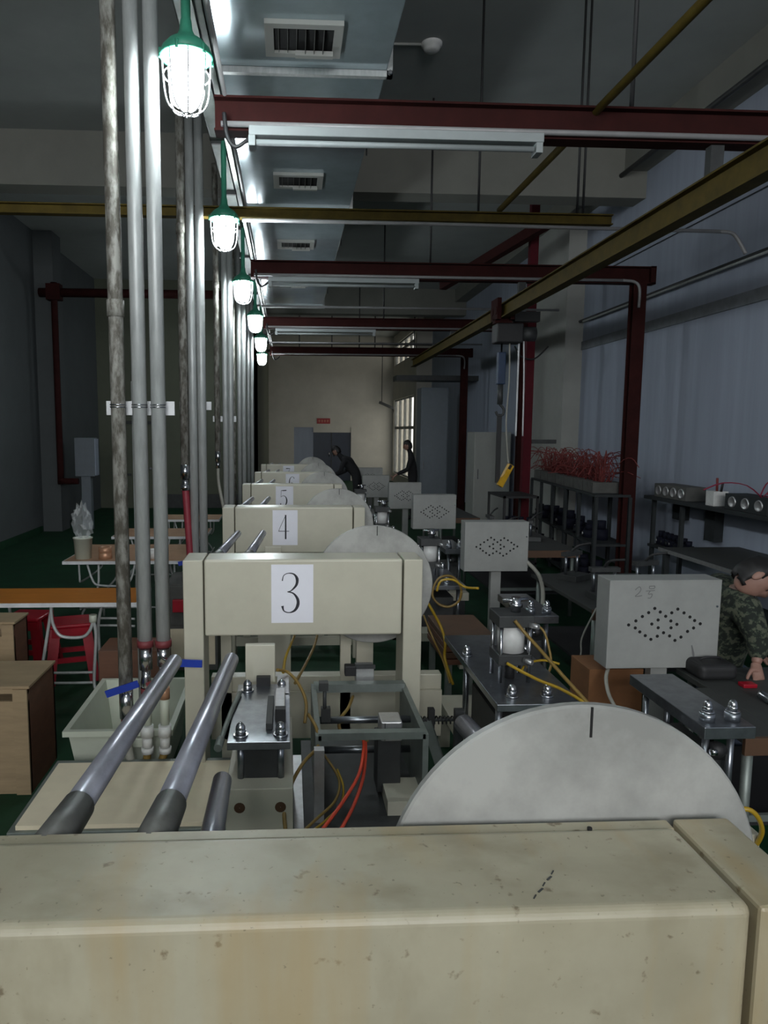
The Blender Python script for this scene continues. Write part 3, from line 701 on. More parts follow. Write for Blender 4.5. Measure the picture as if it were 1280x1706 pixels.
# ------------------------------------------------------------------ control boxes on posts
HOLES = [(248,477),(285,455),(318,431),(350,410),(381,387),(411,407),(441,431),(472,412),(503,392),(537,413),(570,436),(596,456),(627,474),(593,497),(562,516),(529,547),(498,565),(468,540),(435,522),(403,541),(370,558),(339,537),(309,516),(284,494),(402,451),(370,473),(405,494),(470,457),(503,476),(473,495)]
def control_box(y, xc, z0, z1, wd, label, scrib=False):
    r = thing('control_box', label, 'control box', (xc, y, 0), group='control boxes on posts')
    h = z1-z0
    b = MB().box(-wd/2, wd/2, 0, .15, z0, z1, .004).build('enclosure', 'box_grey', r)
    hp = MB()
    for px, py in HOLES:
        u = (px-140)/590-.5; v_ = (720-py)/488
        hp.cyl((u*wd, -.0012, z0+v_*h), (u*wd, .002, z0+v_*h), .0085, n=10)
    ho = hp.build('hole_pattern', 'black_hole', b); ho['kind'] = 'stuff'
    MB().box(-.045+.02, .045+.02, .06, .12, 0, z0, .003).build('post', 'box_grey', r)
    MB().box(-.10, .14, .0, .2, 0, .02).build('post_foot', 'box_grey', r)
    MB().box(-wd/2+.004, wd/2-.004, -.003, 0, z1-.006, z1-.001).build('door_edge', 'box_grey', b)
    lk = MB().cyl((wd/2-.02, -.004, z0+h*.7), (wd/2-.02, .0, z0+h*.7), .006, n=8).build('lock', 'chrome', b)
    if scrib:
        s = MB()
        def st(pts, q=.004): ribbon(s, [((p[0]-140)/590*wd-wd/2, z0+(720-p[1])/488*h) for p in pts], [q]*len(pts), -.0016, 4)
        st([(272, 285), (292, 268), (302, 282), (292, 302), (274, 320), (310, 316)])
        st([(345, 265), (374, 264)]); st([(346, 265), (348, 278), (372, 276), (374, 264)]); st([(328, 292), (376, 288)]); st([(352, 290), (342, 308), (362, 308), (356, 328), (340, 330)])
        s.build('handwriting', 'pencil', b)
        st2 = MB()
        ribbon(st2, [(wd*.26, z0+h*.26), (wd*.28, z0+h*.16), (wd*.285, z0+h*.10)], [.006, .012, .006], -.0015); st2.build('smudge', 'pencil', b)
    return r
control_box(3.5, 1.95, .725, 1.195, .595, 'nearest grey control box with handwriting and a hole pattern', True)
control_box(5.98, 1.80, .745, 1.18, .56, 'second grey control box, above the white air cylinder')
control_box(8.7, 1.82, .74, 1.17, .54, 'third grey control box on a slim post')
control_box(11.2, 1.86, .72, 1.14, .52, 'fourth grey control box, overlapping the third')
control_box(13.7, 1.70, .67, 1.10, .52, 'fifth grey control box, left of the fourth')
control_box(16.2, 1.86, .70, 1.12, .60, 'farthest pale control box beside the stooping worker')

# ------------------------------------------------------------------ hoses and cables
def hose(pts, rad, m, label, name='air_hose', group='hoses on the machines'):
    return tag(MB().tube([A(*p) for p in pts], rad*.8, n=8, sub=6).build(name, m), label, 'hose', group)
hose([(606, 1232, 2.80), (606, 1250, 2.76), (598, 1290, 2.66), (572, 1335, 2.52), (535, 1385, 2.4), (500, 1430, 2.3)], .009, 'orange_hose', 'bright orange hose, left of the two, dropping from the silver valve')
hose([(609, 1236, 2.81), (609, 1262, 2.77), (604, 1300, 2.7), (588, 1345, 2.58), (566, 1385, 2.5), (540, 1430, 2.4)], .009, 'orange_hose', 'bright orange hose, right of the two, dropping from the silver valve')
hose([(588, 1160, 3.3), (580, 1180, 3.2), (566, 1200, 3.1), (570, 1220, 3.0), (600, 1228, 2.9), (612, 1234, 2.85)], .010, 'tan_hose', 'tan looped hose between the black plug and the orange hoses')
hose([(596, 1220, 2.95), (575, 1218, 3.0), (604, 1232, 2.85)], .008, 'yellow_hose', 'short yellow hose inside the tan loop')
hose([(476, 1385, 2.36), (474, 1350, 2.4), (484, 1310, 2.5), (506, 1270, 2.62), (530, 1243, 2.75), (528, 1215, 2.8), (514, 1190, 2.9)], .009, 'tan_hose', 'yellow-brown hose curving up beside the plate press')
hose([(508, 1205, 2.9), (510, 1170, 2.95), (498, 1140, 3.0), (480, 1120, 3.05), (462, 1116, 3.0)], .009, 'tan_hose', 'tan cable arching over the right rear nut of the plate press')
hose([(492, 1138, 3.3), (510, 1105, 3.6), (524, 1075, 3.9), (530, 1050, 4.1)], .010, 'tan_hose', 'tan hose rising under the lower right of the sheet numbered 3')
hose([(472, 1120, 3.2), (476, 1095, 3.4), (486, 1070, 3.6), (494, 1050, 3.8)], .009, 'yellow_hose', 'yellow twisted hose behind the plate press')
hose([(505, 1385, 2.4), (530, 1362, 2.5), (558, 1335, 2.6), (566, 1305, 2.7), (556, 1280, 2.8), (534, 1250, 2.85)], .007, 'tan_hose', 'thin tan cable left of the orange hoses')
hose([(520, 1385, 2.45), (545, 1365, 2.55), (568, 1340, 2.65), (572, 1310, 2.75), (562, 1282, 2.85)], .006, 'yellow_hose', 'thin yellow cable hugging the orange hoses')
# right side
hose([(845, 1105, 3.36), (868, 1118, 3.3), (900, 1134, 3.2), (935, 1148, 3.1), (975, 1172, 2.95), (990, 1195, 2.9), (1000, 1225, 2.85)], .010, 'yellow_hose', 'yellow hose from the foot of the white cylinder to the big disc')
hose([(858, 1034, 3.36), (878, 1058, 3.34), (905, 1088, 3.25), (940, 1128, 3.1), (978, 1170, 2.95), (1000, 1200, 2.88)], .011, 'tan_hose', 'tan hose slanting down from the cap of the white cylinder')
hose([(882, 1035, 3.7), (905, 1050, 3.7), (915, 1080, 3.65), (918, 1110, 3.6), (905, 1135, 3.5)], .008, 'tan_hose', 'tan hose looping behind the slanting hoses')
hose([(868, 1120, 3.4), (878, 1106, 3.45), (905, 1100, 3.5), (932, 1106, 3.5)], .008, 'yellow_hose', 'short yellow loop right of the white cylinder')
hose([(712, 1003, 4.5), (722, 1020, 4.5), (735, 1045, 4.5), (742, 1070, 4.4), (741, 1095, 4.4), (748, 1120, 4.3), (755, 1140, 4.3)], .012, 'yellow_hose', 'yellow hose hanging right of the post of machine three')
hose([(706, 1025, 4.5), (720, 1060, 4.4), (738, 1100, 4.4), (750, 1138, 4.3)], .008, 'tan_hose', 'thin tan hose beside the post of machine three')
cl = [(745+24*math.cos(t)*(1+.06*math.sin(3*t)), 985+26*math.sin(t), 5.4+.02*t) for t in [i*.7 for i in range(22)]]
hose(cl, .012, 'tan_hose', 'coil of tan hose left of the second control box')
hose([(728, 985, 5.3), (735, 968, 5.3), (755, 966, 5.3), (775, 978, 5.3), (797, 980, 5.2)], .012, 'yellow_hose', 'yellow hose end sticking out of the coil')
hose([(872, 930, 6.02), (896, 955, 5.9), (904, 980, 5.6), (904, 1010, 5.4), (900, 1030, 5.3)], .022, 'grey_hose', 'thick grey cable from the side of the second control box')
hose([(1148, 1112, 3.55), (1168, 1130, 3.5), (1182, 1155, 3.4), (1184, 1180, 3.3), (1180, 1200, 3.25)], .016, 'grey_hose', 'thick grey cable below the right of the nearest control box')
hose([(1014, 1112, 3.55), (1010, 1130, 3.5), (1014, 1155, 3.4), (1025, 1178, 3.3), (1045, 1215, 3.2)], .012, 'grey_hose', 'grey cable below the left of the nearest control box')
hose([(1222, 1352, 2.50), (1245, 1348, 2.48), (1262, 1360, 2.48), (1270, 1385, 2.52), (1258, 1410, 2.58), (1240, 1420, 2.62)], .012, 'yellow_hose', 'yellow hose looping at the right edge beside the big disc')

# ------------------------------------------------------------------ work table, worker
t = thing('work_table', 'dark topped work table with brown edge in front of the seated worker', 'table', (2.07, 2.72, 0))
MB().box(0, 1.5, 0, .85, .67, .70, .003).build('table_top', 'grey_top', t)
MB().box(-.19, 1.5, -.02, .0, .625, .70, .002).build('edge_board', 'brown_wood', t)
MB().box(-.19, -.001, 0, .56, .67, .70, .003).build('end_leaf', 'grey_top', t)
for x, y in ((-.13, .05), (1.44, .05), (.05, .78), (1.44, .78)): MB().cyl((x, y, 0), (x, y, .67), .022, n=12).build('leg', 'green_grey_steel', t)
MB().box(-.13, 1.44, .04, .06, .30, .33).build('stretcher', 'green_grey_steel', t)
MB().box(-.16, 1.44, .08, .80, .26, .28).build('lower_shelf', 'black_rubber', t)
b = thing('carton', 'orange brown carton under the nearest control box', 'carton', (1.62, 3.62, 0))
MB().box(0, .3, 0, .25, .42, .68, .003).build('carton_body', 'carton_brown', b)
MB().box(-.02, .02, .02, .06, 0, .42).build('trestle_leg', 'brown_wood', b); MB().box(.26, .3, .18, .22, 0, .42).build('trestle_leg', 'brown_wood', b)
sc = thing('paper_strip', 'cream strip of board below the nearest control box', 'board', (0, 0, 0))
p = A(1122, 1132, 3.42); q = A(1158, 1160, 3.28)
MB().obox(p, q, .06, .012).build('strip', 'cardboard', sc)
MB().box(p.x-.01, p.x+.01, p.y-.01, p.y+.01, 0, p.z).build('strip_stand', 'dark_steel', sc)
tag(MB().box(2.24, 2.31, 3.26, 3.31, .70, .72, .004).build('red_case', 'red_plastic'), 'small red case on the dark work table below the control box', 'case')
tg = thing('work_bag', 'black bag on the dark work table beside the worker', 'bag', (0, 0, 0))
MB().box(2.08, 2.28, 3.36, 3.54, .70, .785, .03).build('bag_body', 'black_rubber', tg)
MB().tube([(2.12, 3.45, .78), (2.14, 3.44, .80), (2.22, 3.44, .80), (2.24, 3.45, .78)], .006).build('bag_handle', 'black_rubber', tg)
tag(MB().tube([A(1266, 1160, 3.1)+Vector((0, 0, .012)), A(1285, 1172, 3.05)+Vector((0, 0, .012)), A(1300, 1176, 3.05)+Vector((0, 0, .012))], .02).build('chrome_tool', 'chrome'), 'chrome tool lying on the work table at the right edge', 'tool')

# ------------------------------------------------------------------ dark benches and jigs between the presses and the rack
def aisle_table(x, y, L, D, label):
    t = thing('work_table', label, 'table', (x, y, 0), group='dark work tables')
    MB().box(0, L, 0, D, .69, .72, .003).build('table_top', 'grey_top', t)
    MB().box(0, L, -.02, 0, .645, .72, .002).build('edge_board', 'brown_wood', t)
    for xx in (.05, L-.05):
        for yy in (.06, D-.06): MB().cyl((xx, yy, 0), (xx, yy, .69), .02, n=10).build('leg', 'green_grey_steel', t)
    MB().box(.05, L-.05, .04, .07, .28, .31).build('stretcher', 'green_grey_steel', t)
    MB().box(.04, L-.04, .05, D-.05, .24, .26).build('lower_shelf', 'black_rubber', t)
    return t
aisle_table(2.12, 4.75, .95, 1.25, 'dark topped table between the two nearest control boxes')
aisle_table(2.15, 7.2, .90, 1.5, 'dark topped table behind the second control box, before the rack')
aisle_table(2.15, 10.0, .60, 1.4, 'dark topped table beside the third control box')
def jig(x, y, z, label, k):
    j = thing('clamp_jig', label, 'jig', (x, y, z), .3*k, group='dark clamp jigs')
    MB().box(-.11, .11, -.09, .09, 0, .05, .003).build('jig_base', 'dark_steel', j)
    for sx in (-.08, .08): MB().cyl((sx, .03, .05), (sx, .03, .22), .012, n=10).build('jig_post', 'steel_plate', j)
    MB().box(-.11, .11, -.0, .06, .20, .235, .002).build('jig_bar', 'dark_steel', j)
    MB().tube([(0, .03, .235), (.02, -.02, .29), (.10, -.08, .31)], .010).build('jig_handle', 'black_rubber', j)
    return j
for k, (x, y, lab) in enumerate(((2.35, 5.05, 'dark clamp jig at the near left of the table between the near control boxes'), (2.80, 5.30, 'dark clamp jig at the right of the table between the near control boxes'), (2.40, 5.75, 'dark clamp jig at the back of the table between the near control boxes'),
        (2.40, 7.55, 'dark clamp jig at the near left of the table before the rack'), (2.80, 7.90, 'dark clamp jig at the right of the table before the rack'), (2.45, 8.35, 'dark clamp jig at the back of the table before the rack'))):
    jig(x, y, .72, lab, k)
bs = thing('board_stack', 'stack of brown boards behind the white air cylinder', 'boards', (1.02, 4.42, 0))
for k in range(4): MB().box(0, .34, .0, .62, .44+k*.045, .44+k*.045+.036, .003).build('board', 'brown_wood' if k % 2 else 'plywood_dark', bs)
for x in (.03, .31):
    for y in (.05, .57): MB().box(x-.02, x+.02, y-.02, y+.02, 0, .44).build('trestle_leg', 'green_grey_steel', bs)
tag(MB().tube([(2.15, 4.75, .722), (2.13, 4.72, .715), A(970, 1062, 4.7), A(968, 1090, 4.65), A(958, 1120, 4.6), A(950, 1160, 4.6)], .006).build('loose_wire', 'grey_hose'), 'thin pale wire hanging from the dark table edge', 'wire')
def skin_obj(name, verts, edges, radii, m, parent=None, sub=2, root=0):
    me = bpy.data.meshes.new(name); me.from_pydata([tuple(v) for v in verts], edges, []); me.update()
    o = bpy.data.objects.new(name, me); COL.objects.link(o)
    sk = o.modifiers.new('skin', 'SKIN'); sk.use_smooth_shade = True
    for i, rd in enumerate(radii):
        d = me.skin_vertices[0].data[i]; d.radius = rd if isinstance(rd, tuple) else (rd, rd); d.use_root = (i == root)
    sb = o.modifiers.new('sub', 'SUBSURF'); sb.levels = sub; sb.render_levels = sub
    me.materials.append(MATS[m]); o.parent = parent
    return o
def head_mesh(parent, c, R, h=.225, m='skin'):
    """head with face, looking along R's +Y; R is a rotation matrix"""
    bm = bmesh.new(); bmesh.ops.create_uvsphere(bm, u_segments=28, v_segments=22, radius=1.0)
    for v in bm.verts:
        x, y, z = v.co
        fx, fy, fz = x*.072, y*.092, z*h/2
        if z < 0: fx *= 1+z*.28; fy *= 1+z*.18
        if y > 0 and z < -.3: fy += .012*y
        if y < 0 and z < -.2: fy *= .86
        a = max(0, 1-((x/.22)**2+((z+.12)/.26)**2))
        if y > 0: fy += .026*a
        for sx in (-1, 1):
            e = max(0, 1-(((x-sx*.42)/.24)**2+((z-.06)/.14)**2))
            if y > 0: fy -= .012*e
        mo = max(0, 1-((x/.35)**2+((z+.52)/.10)**2))
        if y > 0: fy += .006*mo
        v.co = Vector((fx, fy, fz))
    for f in bm.faces: f.smooth = True
    for sx in (-1, 1):
        g = bmesh.ops.create_uvsphere(bm, u_segments=10, v_segments=8, radius=1.0)
        for v in g['verts']: v.co = Vector((sx*.074+v.co.x*.010, -.004+v.co.y*.020, -.004+v.co.z*.034))
    for f in bm.faces: f.smooth = True
    me = bpy.data.meshes.new('head'); bm.to_mesh(me); bm.free(); me.materials.append(MATS[m])
    o = bpy.data.objects.new('head', me); COL.objects.link(o); o.parent = parent
    o.matrix_local = Matrix.Translation(c) @ R.to_4x4()
    eb = MB()
    for sx in (-1, 1):
        eb.lathe([(.0005, .086), (.008, .085), (.011, .081)], (sx*.030, 0, .008), 10, 'Y')
        eb.box(sx*.030-.016, sx*.030+.016, .083, .091, .024, .029)
    eb.box(-.022, .022, .083, .0905, -.0605, -.057)
    eb.build('facial_feature', 'hair', o)
    hb = bmesh.new(); bmesh.ops.create_uvsphere(hb, u_segments=24, v_segments=18, radius=1.0)
    for v in hb.verts:
        x, y, z = v.co
        k = .010*math.sin(x*19+z*13)*math.sin(y*17)
        v.co = Vector((x*(.080+k*.5), y*(.100+k*.4)-.006, z*(h/2+.012+k)+.004))
    kill = [f for f in hb.faces if (f.calc_center_median().y > .02 and f.calc_center_median().z < .045) or f.calc_center_median().z < -.085 or (f.calc_center_median().z < .012 and f.calc_center_median().y > .004)]
    bmesh.ops.delete(hb, geom=kill, context='FACES')
    for f in hb.faces: f.smooth = True
    hm = bpy.data.meshes.new('hair'); hb.to_mesh(hm); hb.free(); hm.materials.append(MATS['hair'])
    ho = bpy.data.objects.new('hair', hm); COL.objects.link(ho); ho.parent = o
    so = ho.modifiers.new('solid', 'SOLIDIFY'); so.thickness = .008
    return o
def hand(parent, wrist, d, side, m='skin', sc=1.0):
    """relaxed hand: palm and five curled fingers; d = direction of the hand, side = thumb side"""
    d = Vector(d).normalized(); s = Vector(side); s = (s-d*s.dot(d)).normalized(); n = d.cross(s)
    w_ = Vector(wrist); V = [w_-d*.02*sc, w_+d*.03*sc, w_+d*.075*sc]; E = [(0, 1), (1, 2)]; Rr = [(.026*sc, .020*sc), (.034*sc, .018*sc), (.036*sc, .016*sc)]
    for k, (off, ln) in enumerate(((.030, .072), (.010, .082), (-.011, .077), (-.030, .060))):
        b = w_+d*.085*sc+s*off*sc; i = len(V)
        V += [b, b+(d*.45*ln+n*.010)*sc, b+(d*.75*ln+n*.028)*sc, b+(d*.92*ln+n*.05)*sc]
        E += [(2, i), (i, i+1), (i+1, i+2), (i+2, i+3)]; Rr += [.0095*sc, .009*sc, .0082*sc, .007*sc]
    b = w_+d*.03*sc+s*.036*sc; i = len(V)
    V += [b, b+(d*.03+s*.022+n*.008)*sc, b+(d*.055+s*.026+n*.02)*sc]; E += [(1, i), (i, i+1), (i+1, i+2)]; Rr += [.013*sc, .010*sc, .008*sc]
    return skin_obj('hand', V, E, Rr, m, parent, 2)
# seated worker leaning to the right over the table
pz = thing('person', 'worker in green camouflage jacket bending over the work table at the right edge', 'person', (0, 0, 0))
pel = A(1182, 1140, 3.92); wai = A(1192, 1095, 3.86); che = A(1212, 1035, 3.78); shc = A(1222, 995, 3.72); nek = A(1236, 985, 3.66); hb_ = A(1246, 974, 3.62)
shN = A(1242, 1012, 3.56); elN = A(1266, 1072, 3.47); wrN = A(1260, 1108, 3.42)
shF = A(1200, 975, 3.90); elF = A(1225, 1050, 4.05); wrF = A(1262, 1090, 3.95)
hpN = A(1192, 1142, 3.80); knN = A(1244, 1132, 3.66); anN = Vector((knN.x-.02, knN.y, .10)); toN = anN+Vector((.14, -.02, -.065))
hpF = A(1182, 1130, 4.05); knF = A(1240, 1118, 4.05); anF = Vector((knF.x-.02, knF.y, .10)); toF = anF+Vector((.14, 0, -.065))
body = skin_obj('body', [pel, wai, che, shc, nek, hb_, shN, elN, wrN, shF, elF, wrF, hpN, knN, anN, hpF, knF, anF],
    [(0, 1), (1, 2), (2, 3), (3, 4), (4, 5), (3, 6), (6, 7), (7, 8), (3, 9), (9, 10), (10, 11), (0, 12), (12, 13), (13, 14), (0, 15), (15, 16), (16, 17)],
    [.10, .09, .09, .06, .045, .045, .04, .03, .026, .04, .03, .026, .06, .045, .04, .06, .045, .04], 'skin', pz)
skin_obj('jacket', [pel+Vector((.01, 0, .05)), wai, che, shc, shN, elN, wrN+(elN-wrN)*.15, shF, elF, wrF+(elF-wrF)*.15, nek-(nek-shc)*.35],
    [(0, 1), (1, 2), (2, 3), (3, 4), (4, 5), (5, 6), (3, 7), (7, 8), (8, 9), (3, 10)], [.15, .15, .16, .12, .085, .062, .045, .085, .062, .045, .07], 'camouflage', pz, root=0)
skin_obj('trousers', [pel, hpN, knN, anN, hpF, knF, anF], [(0, 1), (1, 2), (2, 3), (0, 4), (4, 5), (5, 6)], [.14, .10, .075, .055, .10, .075, .055], 'denim', pz)
skin_obj('shoe', [anN-Vector((.03, 0, .05)), toN], [(0, 1)], [.045, .032], 'black_rubber', pz); skin_obj('shoe', [anF-Vector((.03, 0, .05)), toF], [(0, 1)], [.045, .032], 'black_rubber', pz)
fwd = Vector((.38, -.42, -.82)).normalized(); upv = Vector((.80, -.15, .40)); rt = fwd.cross(upv).normalized(); upv = rt.cross(fwd)
Rm = Matrix((rt, fwd, upv)).transposed()
head_mesh(pz, A(1259, 962, 3.58), Rm)
hand(pz, wrN, (-.05, -.30, -.55), (-.8, -.2, .1), sc=.92); hand(pz, wrF, (.5, -.5, -.35), (-.5, -.5, .2), sc=.92)
st = thing('stool', 'low stool the camouflage jacket worker sits on', 'stool', (pel.x, pel.y, 0))
MB().cyl((0, 0, .34), (0, 0, pel.z-.13), .17, n=24).build('seat', 'brown_wood', st)
for a in range(4): MB().cyl((.12*math.cos(a*PI/2+.8), .12*math.sin(a*PI/2+.8), .34), (.16*math.cos(a*PI/2+.8), .16*math.sin(a*PI/2+.8), 0), .015, n=8).build('leg', 'dark_steel', st)

def worker(loc, rz, label, lean=.0, hz=1.58):
    r = thing('person', label, 'person', loc, rz)
    L = lean
    pel = Vector((0, 0, .88)); wai = Vector((0, .05*L, 1.05)); che = Vector((0, .30*L, 1.05+.25*(1-.25*L))); nek = Vector((0, .45*L, che.z+.17-.05*L)); hd = nek+Vector((0, .06+.05*L, .16-.05*L))
    V = [pel, wai, che, nek, hd]; E = [(0, 1), (1, 2), (2, 3), (3, 4)]; Rr = [.12, .12, .15, .06, .05]
    for s in (-1, 1):
        i = len(V); V += [che+Vector((s*.18, 0, .08)), che+Vector((s*.24, .08, -.18)), che+Vector((s*.14, .30, -.28))]; E += [(2, i), (i, i+1), (i+1, i+2)]; Rr += [.065, .05, .035]
        i = len(V); V += [Vector((s*.10, 0, .80)), Vector((s*.11, .02, .46)), Vector((s*.11, 0, .06)), Vector((s*.11, .14, .035))]; E += [(0, i), (i, i+1), (i+1, i+2), (i+2, i+3)]; Rr += [.09, .065, .045, .035]
    skin_obj('body', V, E, Rr, 'dark_cloth', r)
    f = Vector((0, 1, -.2-.9*L)).normalized(); rt = f.cross(Vector((0, 0, 1))).normalized(); u = rt.cross(f)
    head_mesh(r, hd+u*.03, Matrix((rt, f, u)).transposed())
    for s in (-1, 1): hand(r, che+Vector((s*.14, .31, -.29)), (0, .7, -.5), (-s, 0, .3))
    return r
p = A(596, 830, 15.6); worker((p.x, 15.6, 0), 1.2, 'stooping dark-clothed worker near the far door', .85)
p = A(688, 800, 15.6); worker((p.x, 15.6, 0), 1.35, 'standing dark-clothed worker in front of the far window', .12)

# ------------------------------------------------------------------ right wall: parts rack, wall shelf, bench
rk = thing('parts_rack', 'dark steel rack of small parts behind the thick red column', 'rack', (3.93, 11.3, 0), -.1)
# local: x depth (0 front .. .42), y runs towards the viewer (negative)
RL = 3.15
for z in (.10, .63, 1.22): MB().box(0, .42, -RL, 0, z-.03, z, .002).build('shelf_board', 'rack_steel', rk)
for yy in (0, -.62, -1.25, -1.9, -2.5, -RL):
    for xx in (0.0, .39): MB().box(xx, xx+.035, yy-.03, yy+.03, 0, 1.19).build('upright', 'rack_steel', rk)
RM = Matrix.Translation(Vector((3.93, 11.3, 0))) @ Matrix.Rotation(-.1, 4, 'Z')
def part_item(loc, i, label, sc=1.0):
    o = thing('cast_part', label, 'machine part', loc, random.uniform(-.4, .4), group='dark cast parts on the rack')
    h = random.uniform(.10, .16)*sc
    b = MB(); b.cyl((0, 0, 0), (0, 0, h*.55), .05*sc, n=12); b.cyl((0, 0, h*.55), (0, 0, h), .032*sc, n=12); b.build('casting', 'navy_part', o)
    MB().cyl((-.056*sc, 0, h*.3), (-.048*sc, 0, h*.3), .014*sc, n=8).build('bore', 'aluminium' if i % 3 == 0 else 'rack_steel', o)
for k in range(14):
    part_item(RM @ Vector((.14+.08*(k % 2), -.12-k*.205, .63)), k, '%s dark cast part from the far end of the middle rack shelf' % ORD[k], 1.6)
for k in range(10):
    part_item(RM @ Vector((.14+.08*(k % 2), -.2-k*.28, .10)), k, '%s dark cast part from the far end of the bottom rack shelf' % ORD[k], 1.7)
def wire_tuft(mb, c, n, spread, ht, r=.004):
    for i in range(n):
        a = random.uniform(0, 2*PI); q = (random.uniform(.3, 1)**2*1.5+.1)*spread; h = (random.uniform(.25, 1)**1.6+.12)*ht
        x0 = c+Vector((random.uniform(-.08, .08), random.uniform(-.16, .16), 0))
        mb.tube([x0, x0+Vector((q*.3*math.cos(a), q*.4*math.sin(a), h*.8)), x0+Vector((q*.7*math.cos(a), q*.9*math.sin(a), h)), x0+Vector((q*math.cos(a), q*1.2*math.sin(a), h*random.uniform(.35, 1.0)))], r, n=4, sub=3)
for k in range(7):
    p = RM @ Vector((.21, -.22-k*.42, 1.22))
    o = thing('terminal_block', '%s grey slotted block sprouting red wires, counted from the slim red post' % ORD[k], 'terminal block', p, -.1, group='grey blocks with red wires')
    b = MB()
    for j in range(7): b.box(-.17, .17, -.195+j*.056, -.195+j*.056+.044, 0, .13, .002)
    b.box(-.15, .15, -.18, .18, 0, .10); b.build('slotted_body', 'concrete_block', o)
    wm = MB(); wire_tuft(wm, Vector((0, 0, .11)), 46, .30, .36, .005); wo = wm.build('wires', 'wire_red', o); wo['kind'] = 'stuff'
# wall shelf nearer the viewer
sh = thing('wall_shelf', 'long dark shelf on the right wall above the grey bench', 'shelf', (4.2, 5.2, 0))
MB().box(0, .40, 0, 2.95, 1.18, 1.22, .002).build('shelf_board', 'rack_steel', sh)
for yy in (.3, 2.1, 2.75): MB().box(.30, .40, yy-.09, yy+.09, .80 if yy == 2.1 else .95, 1.18).build('bracket', 'rack_steel', sh)
MB().box(.05, .35, 2.2, 2.9, .62, .65).build('lower_shelf', 'rack_steel', sh)
for yy in (2.25, 2.85):
    MB().box(.06, .10, yy-.02, yy+.02, 0, 1.18).build('upright', 'rack_steel', sh)
def gauge_box(loc, label, n, L, m, wires=False):
    o = thing('gauge_box', label, 'gauge box', loc, group='boxes with round faces')
    MB().box(0, .22, 0, L, 0, .15, .003).build('box_body', m, o)
    for j in range(n):
        y = L*(j+.6)/(n+.2)
        MB().lathe([(.001, -.006), (.044, -.006), (.05, -.012), (.054, 0)], (0, y, .075), 20, 'X').build('round_face', 'aluminium', o)
    if wires:
        wm = MB(); wire_tuft(wm, Vector((.1, .15, .14)), 7, .5, .22, .006); wo = wm.build('wires', 'wire_pink', o); wo['kind'] = 'stuff'
gauge_box((4.25, 7.35, 1.22), 'grey box with four round faces on the wall shelf', 4, .66, 'concrete_block')
gauge_box((4.25, 6.05, 1.22), 'grey box with round faces and pink wires at the right edge', 3, .62, 'rack_steel', True)
w2 = thing('junction_box', 'small pale box with a red stub between the two boxes with round faces', 'box', (4.25, 6.85, 1.22))
MB().box(0, .15, 0, .14, 0, .15, .004).build('box_body', 'white_plastic', w2); MB().cyl((.07, .07, .15), (.06, .06, .28), .012, n=8).build('stub', 'wire_red', w2); MB().cyl((.07, .0, .15), (.07, -.02, .24), .012, n=8).build('stub', 'black_rubber', w2)
for k in range(7):
    part_item(Vector((4.38, 7.46+k*.095, .65)), k, '%s dark part from the bench on the small green shelf under the wall shelf' % ORD[k], 1.1)
bn = thing('work_bench', 'grey metal topped bench against the right wall below the shelf', 'bench', (3.74, 4.9, 0))
MB().box(0, .84, 0, 2.0, .77, .80, .003).build('bench_top', 'grey_top', bn); MB().box(-.006, .0, 0, 2.0, .765, .802).build('edge_strip', 'aluminium', bn)
for x in (.04, .78):
    for y in (.06, 1.92): MB().box(x-.025, x+.025, y-.025, y+.025, 0, .77).build('leg', 'rack_steel', bn)
MB().box(.02, .82, .05, 1.95, .25, .28).build('lower_shelf', 'rack_steel', bn)
for k in range(3):
    part_item(Vector((4.0, 6.15+k*.25, .28)), k, '%s dark part from the near end on the lower bench shelf' % ORD[k], .9)
# dark rack and panel further back
cb = thing('steel_cabinet', 'tall pale blue-grey cabinet near the far window', 'cabinet', (3.36, 18.0, 0))
MB().box(0, .70, 0, .6, 0, 3.06, .01).build('cabinet_body', 'cabinet_grey', cb); MB().box(.02, .68, -.012, 0, .1, 3.0, .004).build('cabinet_door', 'cabinet_grey', cb); MB().box(.07, .09, -.03, -.012, 1.0, 1.2).build('handle', 'chrome', cb)
cb = thing('steel_cabinet', 'dark tall cabinet just left of the slim red post', 'cabinet', (3.75, 14.2, 0))
MB().box(0, .75, 0, .6, 0, 1.95, .01).build('cabinet_body', 'plaster_white', cb); MB().box(.02, .73, -.012, 0, .1, 1.9, .004).build('cabinet_door', 'plaster_white', cb); MB().box(.07, .09, -.03, -.012, 1.0, 1.2).build('handle', 'chrome', cb)
dk = thing('side_rack', 'low black rack below the yellow hoist pendant', 'rack', (3.0, 9.7, 0))
for z in (.12, .62, 1.06): MB().box(0, .5, 0, .8, z-.03, z).build('shelf_board', 'black_rubber', dk)
for x in (0, .47):
    for y in (0, .77): MB().box(x, x+.03, y, y+.03, 0, 1.06).build('upright', 'black_rubber', dk)
for k in range(4): part_item(Vector((3.12+.11*k, 9.95, .62)), k, '%s dark part from the left in the low black rack' % ORD[k])

